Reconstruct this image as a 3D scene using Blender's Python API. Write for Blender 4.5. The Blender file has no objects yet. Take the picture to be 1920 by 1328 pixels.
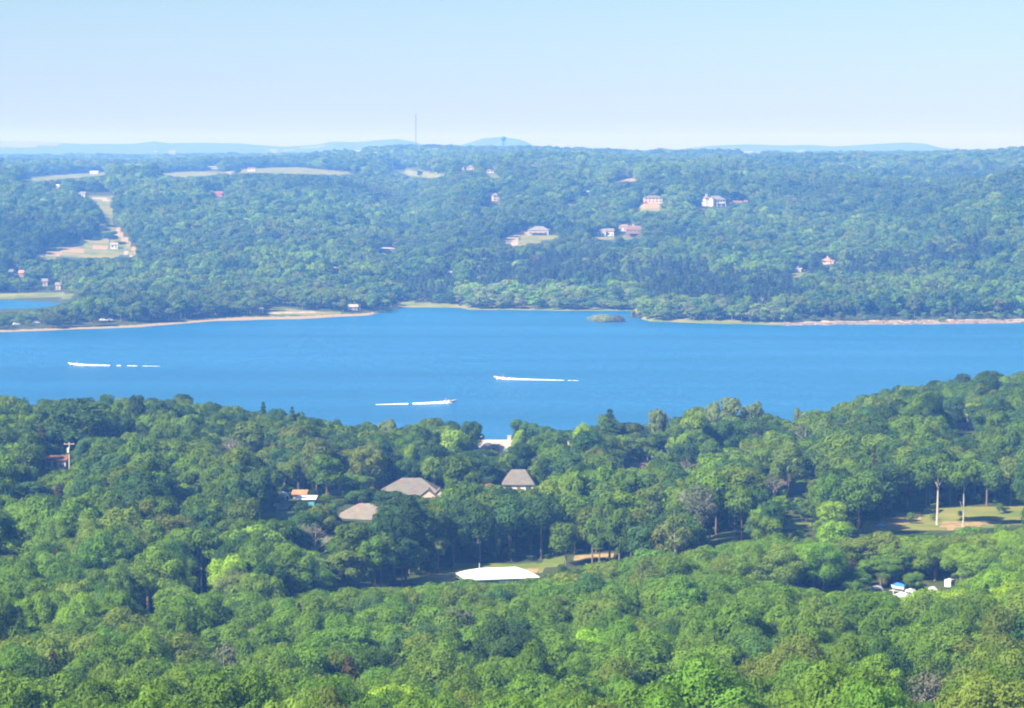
import bpy, math, random
import numpy as np
from mathutils import Vector, Matrix

# ------------------------------------------------------------------ camera, sky, sun, exposure
S = bpy.context.scene
COL = S.collection
F = 5444.0            # focal length in pixels of the 1920 px wide picture
CAMZ = 105.0          # eye height above the lake
HZ = 285.0            # eye level in that picture
TP = (664.0 - HZ) / F
PITCH = math.atan(TP)
cam_data = bpy.data.cameras.new("camera")
cam = bpy.data.objects.new("camera", cam_data)
COL.objects.link(cam)
cam.location = (0, 0, CAMZ)
cam.rotation_euler = (math.pi / 2 - PITCH, 0, 0)
cam_data.sensor_width = 36.0
cam_data.lens = 36.0 * F / 1920.0
cam_data.clip_start = 1.0
cam_data.clip_end = 90000.0
S.camera = cam

SUN_DIR = Vector((-0.60, -0.50, 0.62)).normalized()      # towards the sun
world = bpy.data.worlds.new("World")
S.world = world
world.use_nodes = True
wn = world.node_tree
wn.nodes.clear()
w_out = wn.nodes.new("ShaderNodeOutputWorld")
w_bg = wn.nodes.new("ShaderNodeBackground")
w_sky = wn.nodes.new("ShaderNodeTexSky")
w_sky.sky_type = 'NISHITA'
w_sky.sun_disc = False
w_sky.sun_elevation = math.asin(SUN_DIR.z)
w_sky.sun_rotation = math.atan2(SUN_DIR.x, SUN_DIR.y)
w_sky.altitude = 300
w_sky.air_density = 1.0
w_sky.dust_density = 0.5
w_sky.ozone_density = 3.0
w_bg.inputs[1].default_value = 0.050
w_tint = wn.nodes.new("ShaderNodeVectorMath"); w_tint.operation = 'MULTIPLY'
w_tint.inputs[1].default_value = (0.82, 0.955, 1.13)
wn.links.new(w_sky.outputs[0], w_tint.inputs[0]); wn.links.new(w_tint.outputs[0], w_bg.inputs[0])
wn.links.new(w_bg.outputs[0], w_out.inputs[0])

sun_data = bpy.data.lights.new("sun", 'SUN')
sun_data.energy = 5.0
sun_data.angle = math.radians(0.55)
sun_data.color = (1.0, 0.95, 0.86)
sun = bpy.data.objects.new("sun", sun_data)
COL.objects.link(sun)
sun.rotation_euler = SUN_DIR.to_track_quat('Z', 'Y').to_euler()

S.view_settings.view_transform = 'Standard'
S.view_settings.look = 'None'
S.view_settings.exposure = 1.3
S.view_settings.gamma = 1.0
S.view_settings.use_curve_mapping = False
S.cycles.use_denoising = True
S.cycles.filter_width = 2.0
S.cycles.max_bounces = 6
S.cycles.diffuse_bounces = 3
S.cycles.transmission_bounces = 3
S.cycles.volume_bounces = 1
HAZE_COLOR = (0.115, 0.325, 0.85)
HAZE_DENSITY = 0.00026

rng = np.random.default_rng(7)
R = random.Random(11)

# ------------------------------------------------------------------ helpers
def sstep(a, b, x):
    t = np.clip((x - a) / (b - a), 0, 1)
    return t * t * (3 - 2 * t)

_perm = np.random.default_rng(3).random((256, 256))
def vnoise(x, y):
    xi = np.floor(x).astype(np.int64); yi = np.floor(y).astype(np.int64)
    fx = x - xi; fy = y - yi
    fx = fx * fx * (3 - 2 * fx); fy = fy * fy * (3 - 2 * fy)
    a = _perm[xi & 255, yi & 255]; b = _perm[(xi + 1) & 255, yi & 255]
    c = _perm[xi & 255, (yi + 1) & 255]; d = _perm[(xi + 1) & 255, (yi + 1) & 255]
    return (a * (1 - fx) + b * fx) * (1 - fy) + (c * (1 - fx) + d * fx) * fy
def fbm(x, y, o=3):
    s = 0; a = 0.5; n = 0
    for i in range(o):
        s = s + a * vnoise(x * 2 ** i + 17.3 * i, y * 2 ** i + 5.1 * i); n += a; a *= 0.5
    return s / n * 2 - 1

def proj(X, Y, Z):
    cp, sp = math.cos(PITCH), math.sin(PITCH)
    dz = Z - CAMZ
    dep = Y * cp - dz * sp
    up = Y * sp + dz * cp
    return 960 + F * X / dep, 664 - F * up / dep

def mesh_np(name, verts, faces, mat=None, smooth=False):
    """mesh from an (n,3) array and an (m,k) array, all faces with k corners"""
    me = bpy.data.meshes.new(name)
    verts = np.asarray(verts, np.float32); faces = np.asarray(faces, np.int32)
    m, k = faces.shape
    me.vertices.add(len(verts)); me.vertices.foreach_set("co", verts.ravel())
    me.loops.add(m * k); me.loops.foreach_set("vertex_index", faces.ravel())
    me.polygons.add(m)
    me.polygons.foreach_set("loop_start", np.arange(0, m * k, k, dtype=np.int32))
    me.polygons.foreach_set("use_smooth", np.full(m, smooth, dtype=bool))
    me.update(calc_edges=True)
    if mat: me.materials.append(mat)
    return me

def link(name, me, parent=None, loc=None, rz=None):
    o = bpy.data.objects.new(name, me)
    COL.objects.link(o)
    if parent is not None: o.parent = parent
    if loc is not None: o.location = loc
    if rz is not None: o.rotation_euler = (0, 0, rz)
    return o

def tag(o, label=None, cat=None, group=None, kind=None):
    if label: o["label"] = label
    if cat: o["category"] = cat
    if group: o["group"] = group
    if kind: o["kind"] = kind
    return o

class MB:
    """collects boxes, prisms, tubes; build() links them as one mesh object"""
    def __init__(s): s.v = []; s.f = []
    def add(s, vs, fs):
        b = len(s.v); s.v += [tuple(v) for v in vs]; s.f += [tuple(i + b for i in f) for f in fs]; return s
    def box(s, x0, x1, y0, y1, z0, z1):
        return s.add([(x0,y0,z0),(x1,y0,z0),(x1,y1,z0),(x0,y1,z0),(x0,y0,z1),(x1,y0,z1),(x1,y1,z1),(x0,y1,z1)],
                     [(0,3,2,1),(4,5,6,7),(0,1,5,4),(1,2,6,5),(2,3,7,6),(3,0,4,7)])
    def tube(s, pts, rs, n=6):
        pts = [Vector(p) for p in pts]; base = len(s.v)
        for i, p in enumerate(pts):
            d = (pts[min(i+1, len(pts)-1)] - pts[max(i-1, 0)]).normalized()
            a = d.cross(Vector((0.31, 0.95, 0.05))).normalized(); b = d.cross(a)
            for k in range(n):
                t = 2 * math.pi * k / n
                s.v.append(tuple(p + (a * math.cos(t) + b * math.sin(t)) * rs[i]))
        for i in range(len(pts) - 1):
            for k in range(n):
                q = base + i * n
                s.f.append((q + k, q + (k+1) % n, q + n + (k+1) % n, q + n + k))
        s.f.append(tuple(base + k for k in range(n))[::-1]); s.f.append(tuple(base + (len(pts)-1)*n + k for k in range(n)))
        return s
    def build(s, name, mat, parent=None, smooth=False):
        me = bpy.data.meshes.new(name); me.from_pydata(s.v, [], s.f); me.update()
        if mat: me.materials.append(mat)
        if smooth:
            for p in me.polygons: p.use_smooth = True
        return link(name, me, parent)
    def mesh(s, name, mat):
        me = bpy.data.meshes.new(name); me.from_pydata(s.v, [], s.f); me.update(); me.materials.append(mat); return me

def thing(name, label, cat, loc=(0,0,0), rz=0.0, group=None):
    o = bpy.data.objects.new(name, None); COL.objects.link(o)
    o.location = loc; o.rotation_euler = (0, 0, rz)
    o.empty_display_size = 1.0
    return tag(o, label, cat, group)

# ------------------------------------------------------------------ materials
def mat_new(name):
    m = bpy.data.materials.new(name); m.use_nodes = True
    nt = m.node_tree; b = nt.nodes["Principled BSDF"]
    return m, nt, b
def N(nt, t, **kw):
    n = nt.nodes.new(t)
    for k, v in kw.items(): setattr(n, k, v)
    return n
MATS = {}
def plain(key, rgb, rough=0.8, var=0.18, scale=1.2, metal=0.0, spec=0.3):
    """painted or built surface with slight wear"""
    if key in MATS: return MATS[key]
    m, nt, b = mat_new(key)
    tc = N(nt, "ShaderNodeTexCoord"); no = N(nt, "ShaderNodeTexNoise"); no.inputs["Scale"].default_value = scale
    no.inputs["Detail"].default_value = 5
    nt.links.new(tc.outputs["Object"], no.inputs["Vector"])
    mx = N(nt, "ShaderNodeMix", data_type='RGBA')
    mx.inputs[6].default_value = tuple(c * (1 - var) for c in rgb) + (1,)
    mx.inputs[7].default_value = tuple(min(1, c * (1 + var)) for c in rgb) + (1,)
    nt.links.new(no.outputs["Fac"], mx.inputs[0]); nt.links.new(mx.outputs[2], b.inputs["Base Color"])
    b.inputs["Roughness"].default_value = rough; b.inputs["Metallic"].default_value = metal
    b.inputs["Specular IOR Level"].default_value = spec
    MATS[key] = m; return m

def roof_mat(key, rgb):
    """shingles: rows of slightly different tone with fine relief"""
    if key in MATS: return MATS[key]
    m, nt, b = mat_new(key)
    tc = N(nt, "ShaderNodeTexCoord"); br = N(nt, "ShaderNodeTexBrick")
    br.inputs["Scale"].default_value = 1.0; br.inputs["Brick Width"].default_value = 0.9; br.inputs["Row Height"].default_value = 0.3
    br.inputs["Mortar Size"].default_value = 0.012
    br.inputs["Color1"].default_value = tuple(c * 0.85 for c in rgb) + (1,)
    br.inputs["Color2"].default_value = tuple(min(1, c * 1.12) for c in rgb) + (1,)
    br.inputs["Mortar"].default_value = tuple(c * 0.6 for c in rgb) + (1,)
    no = N(nt, "ShaderNodeTexNoise"); no.inputs["Scale"].default_value = 0.5; no.inputs["Detail"].default_value = 6
    nt.links.new(tc.outputs["Object"], br.inputs["Vector"]); nt.links.new(tc.outputs["Object"], no.inputs["Vector"])
    mx = N(nt, "ShaderNodeMix", data_type='RGBA', blend_type='OVERLAY'); mx.inputs[0].default_value = 0.35
    nt.links.new(br.outputs["Color"], mx.inputs[6]); nt.links.new(no.outputs["Color"], mx.inputs[7])
    nt.links.new(mx.outputs[2], b.inputs["Base Color"]); b.inputs["Roughness"].default_value = 0.9
    MATS[key] = m; return m

def leaf_mat(name, trans=0.36):
    m, nt, b = mat_new(name)
    nt.nodes.remove(b); out = nt.nodes["Material Output"]
    at = N(nt, "ShaderNodeAttribute", attribute_type='INSTANCER', attribute_name="tint")
    tc = N(nt, "ShaderNodeTexCoord"); no = N(nt, "ShaderNodeTexNoise"); no.inputs["Scale"].default_value = 0.45
    no.inputs["Detail"].default_value = 4
    nt.links.new(tc.outputs["Object"], no.inputs["Vector"])
    mr = N(nt, "ShaderNodeMapRange"); mr.inputs[1].default_value = 0.3; mr.inputs[2].default_value = 0.7
    mr.inputs[3].default_value = 0.78; mr.inputs[4].default_value = 1.25
    nt.links.new(no.outputs["Fac"], mr.inputs[0])
    ml = N(nt, "ShaderNodeVectorMath", operation='SCALE')
    nt.links.new(at.outputs["Color"], ml.inputs[0]); nt.links.new(mr.outputs[0], ml.inputs["Scale"])
    df = N(nt, "ShaderNodeBsdfDiffuse"); tr = N(nt, "ShaderNodeBsdfTranslucent"); ms = N(nt, "ShaderNodeMixShader")
    tm = N(nt, "ShaderNodeMix", data_type='RGBA', blend_type='MULTIPLY'); tm.inputs[0].default_value = 1.0
    tm.inputs[7].default_value = (1.3, 1.2, 0.5, 1)
    nt.links.new(ml.outputs[0], df.inputs[0]); nt.links.new(ml.outputs[0], tm.inputs[6]); nt.links.new(tm.outputs[2], tr.inputs[0])
    ms.inputs[0].default_value = trans
    nt.links.new(df.outputs[0], ms.inputs[1]); nt.links.new(tr.outputs[0], ms.inputs[2]); nt.links.new(ms.outputs[0], out.inputs[0])
    return m
M_LEAF = leaf_mat("leaves")
M_BARK = plain("bark", (0.16, 0.12, 0.085), 0.95, 0.35, 2.0)
M_PALEBARK = plain("pale_bark", (0.40, 0.36, 0.31), 0.9, 0.25, 1.5)
M_DEADWOOD = plain("dead_wood", (0.36, 0.31, 0.28), 0.95, 0.25, 1.5)
M_GLASS = plain("window_glass", (0.04, 0.055, 0.07), 0.1, 0.2, 2.0, spec=0.8)
M_WHITE = plain("white_paint", (0.80, 0.79, 0.76), 0.6, 0.05)
M_CREAM = plain("cream_render", (0.66, 0.57, 0.42), 0.8, 0.08)
M_TRIM = plain("trim_paint", (0.5, 0.49, 0.45), 0.6, 0.05)

# ------------------------------------------------------------------ the lie of the land
def y2d(y, z=0.0):      # distance at which height z shows at picture row y
    s = (y - 664) / F
    t = (s + TP) / (1 - s * TP)
    return (CAMZ - z) / t

FS_U = [-700, 0, 120, 250, 400, 560, 690, 738, 752, 860, 880, 1190, 1203, 1222, 1480, 1700, 1920, 2600]
FS_Y = [626, 623.5, 619, 614, 602.5, 598, 591, 581, 577, 577.5, 581, 583.5, 598, 603.5, 610, 608, 605.5, 604]
FS_D = [y2d(y) for y in FS_Y]
NS_U = [-700, 0, 400, 690, 930, 1200, 1490, 1650, 1920, 2600]
NS_D = [1100, 1090, 1065, 1000, 985, 1000, 1015, 1100, 1250, 1300]

ND = [0, 60, 150, 300, 400, 460, 520, 580, 640, 700, 760, 820, 900, 960, 1100, 1300]
NU = [0, 480, 800, 960, 1200, 1440, 1680, 1920]
NZ = {  # ground height along each bearing
 0:    [99, 80, 58, 33, 17, 13, 10, 8.5, 8, 8.5, 10, 12, 14, 13, 8, 2],
 480:  [99, 80, 58, 32, 16, 11, 7, 5, 5, 6, 7, 7.5, 7, 6, 3, 1],
 800:  [99, 80, 58, 32, 16, 10, 6, 4, 3.5, 4.5, 6, 6.5, 5, 3.5, 2, 1],
 960:  [99, 80, 58, 32, 16, 11, 7, 5, 4, 4.5, 5.5, 6, 5, 3, 2, 1],
 1200: [99, 80, 58, 33, 17, 12, 8, 6, 5.5, 5.5, 6, 6, 5, 3.5, 2, 1],
 1440: [99, 80, 58, 34, 18, 14, 12, 11, 9.5, 8.5, 7.5, 7, 6, 5, 3, 1],
 1680: [99, 80, 58, 35, 20, 16, 14, 13, 11.5, 9, 8.5, 9.5, 11, 9, 5, 2],
 1920: [99, 80, 58, 36, 21, 17, 15, 14, 13, 9.5, 8.5, 10, 13, 12, 7, 2],
}
FU = [0, 240, 480, 780, 960, 1200, 1500, 1680, 1920]
FZ = [
 [(1900,2.2),(2150,2.6),(2400,19),(2750,63),(3000,76),(3130,84),(3300,76),(3700,66),(4500,76),(5500,74),(7000,82),(9000,78),(12000,78)],
 [(1900,2.2),(2100,4),(2400,20),(2750,63),(3000,76),(3120,85),(3300,76),(3700,66),(4500,76),(5500,74),(7000,82),(9000,78),(12000,78)],
 [(1900,2.5),(2100,7),(2400,25),(2750,57),(2980,79),(3130,87),(3300,78),(3700,72),(4500,82),(5500,78),(7000,84),(9000,78),(12000,78)],
 [(2000,3),(2150,8),(2400,26),(2750,55),(3000,78),(3130,86),(3300,80),(3700,78),(4500,90),(5500,101),(6200,98),(7000,84),(12000,78)],
 [(2000,4),(2200,13),(2450,34),(2750,57),(3100,74),(3600,84),(4100,86),(4500,90),(5500,101),(6200,98),(7000,84),(12000,78)],
 [(1900,3),(2200,17),(2450,34),(2700,53),(3100,75),(3600,81),(4000,83),(4500,87),(5500,92),(7000,84),(12000,78)],
 [(1850,3),(2050,9),(2250,17),(2600,36),(2900,54),(3300,70),(4000,84),(5000,89),(6000,86),(7000,82),(12000,78)],
 [(1850,3),(2000,8),(2200,19),(2400,34),(2700,53),(2900,58),(3200,60),(3600,73),(4200,84),(4800,92),(6000,86),(12000,78)],
 [(1850,4),(2000,10),(2150,32),(2350,53),(2600,70),(2700,72),(3100,55),(3600,77),(4200,90),(4600,93),(5500,88),(12000,78)],
]
HU = [-700,-300,0,60,160,240,262,290,320,370,450,530,590,625,670,700,745,775,800,850,880,905,940,975,1000,1060,1200,1280,1330,1400,1470,1520,1560,1600,1660,1700,1735,1760,1800,1860,1880,1920,2100,2600]
HY = [270,262,265,265,270,270,269,265,269,268,269,275,272,266,267,264,261,266,274,276,268,260,257,262,273,281,286,280,274,271,273,272,275,273,269,267.5,270,277,281,281,278,276,270,276]

def blend_cols(U, cols, u):
    out = np.zeros_like(u); u = np.clip(u, U[0], U[-1])
    idx = np.clip(np.searchsorted(U, u, side='right') - 1, 0, len(U) - 2)
    Ua = np.array(U, float)
    t = (u - Ua[idx]) / (Ua[idx + 1] - Ua[idx]); t = t * t * (3 - 2 * t)
    C = np.stack(cols)
    flat = np.arange(u.size)
    C = C.reshape(len(U), -1)
    out = C[idx.ravel(), flat] * (1 - t.ravel()) + C[idx.ravel() + 1, flat] * t.ravel()
    return out.reshape(u.shape)

TAN20 = math.tan(math.radians(20))
def ud(X, Y):
    Rr = np.hypot(X, Y)
    az = np.clip(np.arctan2(X, Y), -math.radians(20), math.radians(20))
    D = np.maximum(Y, Rr * math.cos(math.radians(20)))
    return 960 + F * np.tan(az), D

def ground(X, Y):
    X = np.asarray(X, float); Y = np.asarray(Y, float)
    X, Y = np.broadcast_arrays(X, Y)
    u, D = ud(X, Y)
    ns = np.interp(u, NS_U, NS_D) + fbm(X / 45, Y / 45, 2) * 6
    fs = np.interp(u, FS_U, FS_D) + fbm(X / 30, Y / 30, 2) * 5
    zn = blend_cols(NU, [np.interp(D, ND, NZ[k]) for k in NU], u)
    zn = zn + fbm(X / 70, Y / 70, 3) * 1.3 * sstep(150, 400, D)
    zn = np.minimum(zn, (ns - D) * 0.10)
    zf = blend_cols(FU, [np.interp(D, [p[0] for p in c], [p[1] for p in c]) for c in FZ], u)
    zf = zf + fbm(X / 290 + 9, Y / 360, 3) * (2.5 + 13.5 * sstep(2150, 2500, D) * (1 - .8 * sstep(2800, 3000, D) * sstep(1050, 900, u)) * (1 - .6 * sstep(3600, 4400, D))) * sstep(2050, 2300, D)
    slope = np.interp(u, [600, 760, 860, 1200, 1480, 1920], [0.045, 0.03, 0.06, 0.06, 0.11, 0.11])
    zf = np.minimum(zf, (D - fs) * slope)
    # inlet behind the left point
    e = ((u + 70) / 200) ** 2 + ((D - 1990) / 72) ** 2
    zf = np.where(e < 1.6, np.minimum(zf, (e - 1.0) * 2.2), zf)
    # islet with bushes off the far shore
    e2 = ((u - 1140) / 32) ** 2 + ((D - 1797) / 9) ** 2
    e3 = ((u - 1187) / 16) ** 2 + ((D - 1850) / 16) ** 2
    zn = zn - 2.6 * np.exp(-((u - 1710) / 110) ** 2 - ((D - 613) / 24) ** 2)
    mid = 0.5 * (ns + fs)
    z = np.where(D < mid, zn, zf)
    z = np.maximum(z, np.maximum(0.7 - e2, 0.5 - e3) * 0.6)
    # far hills
    hy = np.interp(u, HU, HY)
    hz = CAMZ - (hy - HZ) / F * 12300.0
    hz = hz + fbm(X / 900, Y / 900, 3) * 3
    bump = np.exp(-((D - 12300) / 1000) ** 2)
    z = np.where(D > 9000, 78 + (hz - 78) * bump - sstep(14000, 15400, D) * 20, z)
    return np.maximum(z, -3.0)

# visible distance of the ground at a picture point
_tu = np.linspace(-80, 2000, 521)
_td = np.exp(np.linspace(math.log(200), math.log(15500), 1800))
_gU, _gD = np.meshgrid(_tu, _td, indexing='ij')
_gZ = ground((_gU - 960) / F * _gD, _gD)
_gT = np.minimum.accumulate((CAMZ - np.maximum(_gZ, 0)) / _gD, axis=1)
def depth_at(px, py):
    s = (py - 664) / F
    t = (s + TP) / (1 - s * TP)
    u = 960 + (px - 960) * (math.cos(PITCH) + math.sin(PITCH) * t)
    i = int(np.clip(round((u - _tu[0]) / (_tu[1] - _tu[0])), 0, len(_tu) - 1))
    row = -_gT[i]
    j = int(np.searchsorted(row, -t))
    return _td[min(j, len(_td) - 1)], u
def at(px, py):
    D, u = depth_at(px, py)
    X = (u - 960) / F * D
    return X, D, float(ground(X, D))
def at_dist(px, D, z=None):
    """point of the ground at distance D that shows in picture column px"""
    zz = 8.0; X = 0
    for _ in range(4):
        t = (CAMZ - zz) / D
        X = (px - 960) / F * D * (math.cos(PITCH) + math.sin(PITCH) * t)
        zz = float(ground(X, D))
    return X, D, zz

# ------------------------------------------------------------------ clearings (picture outlines of open ground) and sight lines kept free of trees
# kind: 0 meadow, 1 bare earth, 2 pale gravel or sand
CLEAR = [
 (0, [(28,337),(90,329),(200,322),(205,328),(110,336),(60,342)], 2700, 5200),
 (0, [(283,327),(345,322),(420,322),(400,328),(345,332)], 2700, 5200),
 (0, [(405,327),(440,318),(520,314),(560,314),(620,320),(672,325),(640,329),(540,326),(470,324)], 2700, 5200),
 (0, [(728,319),(770,319),(838,327),(815,335),(770,330)], 2700, 5200),
 (0, [(905,322),(925,324),(940,333),(925,335)], 2700, 5200),
 (0, [(146,361),(205,361),(212,366),(216,372),(206,380),(212,395),(214,432),(232,450),(255,472),(250,482),(150,482),(62,489),(85,474),(130,458),(180,444),(190,436),(196,410),(186,385),(176,374),(150,369)], 2200, 3050),
 (1, [(215,425),(222,425),(238,447),(258,470),(252,476),(236,458),(218,442)], 2200, 3000),
 (1, [(62,486),(100,470),(150,465),(205,461),(204,467),(130,474),(80,484)], 2200, 3000),
 (2, [(146,361),(160,363),(205,374),(206,379),(180,373),(150,369)], 2200, 3000),
 (2, [(225,470),(234,470),(252,483),(240,483)], 2200, 3000),
 (2, [(936,449),(965,441),(1000,437),(1005,441),(975,446),(970,452),(985,460),(960,460)], 2200, 2800),
 (0, [(965,441),(1005,436),(1050,440),(1045,447),(990,458),(970,460),(975,448)], 2200, 2800),
 (1, [(960,440),(985,430),(1000,428),(1000,436),(970,443)], 2200, 2800),
 (1, [(1190,388),(1215,378),(1240,380),(1236,390),(1200,390)], 2300, 3200),
 (0, [(1186,390),(1240,389),(1236,396),(1200,397)], 2300, 3200),
 (1, [(1152,338),(1192,333),(1194,339),(1160,340)], 2700, 3700),
 (1, [(1305,387),(1328,385),(1322,394),(1310,393)], 2300, 3200),
 (0, [(1100,446),(1130,444),(1160,445),(1150,449),(1110,450)], 2200, 2900),
 (0, [(1166,440),(1182,440),(1186,448),(1168,448)], 2200, 2900),
 (0, [(1480,512),(1510,505),(1512,509),(1498,521),(1481,521)], 1900, 2600),
 (1, [(1482,515),(1500,514),(1497,521),(1481,521)], 1900, 2600),
 (0, [(1058,384),(1080,376),(1082,380),(1062,391)], 2300, 3200),
 (0, [(905,384),(940,379),(938,383),(905,388)], 2300, 3200),
 (0, [(-60,551),(20,549),(80,548),(140,551),(135,558),(90,560),(0,561),(-60,561)], 2030, 2300),
 (0, [(500,585),(515,573),(560,581),(600,584),(640,585),(640,590),(500,592)], 1780, 2000),
 (1, [(405,598),(450,595),(560,593),(640,589),(690,588),(640,595),(560,597),(430,601)], 1780, 1960),
 (2, [(500,586),(590,584),(592,587),(505,589)], 1780, 2000),
 (0, [(735,573),(765,562),(800,571),(858,571),(860,577),(760,577),(740,580)], 1900, 2150),
 # near side
 (0, [(770,1092),(800,1075),(830,1062),(900,1056),(980,1054),(1060,1048),(1080,1052),(1040,1062),(1010,1072),(900,1088),(830,1090)], 600, 860),
 (1, [(800,1079),(835,1077),(862,1083),(850,1091),(820,1089)], 600, 800),
 (1, [(930,1066),(1000,1062),(1010,1072),(950,1068)], 600, 800),
 (1, [(1070,1044),(1110,1042),(1140,1036),(1158,1040),(1112,1050),(1080,1052)], 600, 860),
 (0, [(484,964),(520,958),(552,962),(545,974),(484,976)], 680, 900),
 (2, [(512,946),(530,940),(545,946),(540,955),(515,952)], 680, 950),
 (0, [(1600,1000),(1625,980),(1690,962),(1760,952),(1850,946),(1925,950),(1925,985),(1860,990),(1760,996),(1690,996)], 640, 980),
 (1, [(1752,984),(1800,975),(1860,974),(1885,980),(1850,986),(1780,993)], 640, 900),
 (1, [(1625,988),(1680,972),(1720,962),(1740,970),(1690,985),(1640,995)], 640, 900),
 (0, [(1455,990),(1470,978),(1525,980),(1520,992)], 640, 900),
 (0, [(1322,1006),(1370,1000),(1400,1005),(1370,1018),(1330,1016)], 640, 900),
 (0, [(1035,922),(1065,922),(1060,934),(1038,933)], 700, 960),
]
def in_poly(px, py, poly):
    ins = np.zeros(np.shape(px), bool)
    n = len(poly); j = n - 1
    for i in range(n):
        xi, yi = poly[i]; xj, yj = poly[j]
        c = ((yi > py) != (yj > py)) & (px < (xj - xi) * (py - yi) / ((yj - yi) or 1e-9) + xi)
        ins ^= c; j = i
    return ins
KW, KH = 960, 664
KEEP = np.zeros((KH, KW))
_ky, _kx = np.mgrid[0:KH, 0:KW]
_ky = _ky * 2.0 + 1; _kx = _kx * 2.0 + 1
def protect(poly, D=None):
    """no tree nearer than D may stand in front of this outline; D None: the ground seen there"""
    m = in_poly(_kx, _ky, poly)
    if D is None:
        for r, c in zip(*np.nonzero(m)):
            KEEP[r, c] = max(KEEP[r, c], depth_at(_kx[r, c], _ky[r, c])[0] - 2)
    else:
        KEEP[m] = np.maximum(KEEP[m], D)
for kind, poly, d0, d1 in CLEAR:
    protect(poly)
protect([(0,566),(40,563),(92,561),(130,564),(96,571),(70,577),(40,581),(0,587)], 1985)
protect([(1090,600),(1200,596),(1215,606),(1090,606)], 1792)

def cover_of(px, py, D):
    c = [np.zeros(np.shape(px)) for _ in range(3)]
    for kind, poly, d0, d1 in CLEAR:
        m = in_poly(px, py, poly) & (D > d0) & (D < d1)
        for k in range(3): c[k][m] = 1.0 if k == kind else 0.0
    return c

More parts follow.
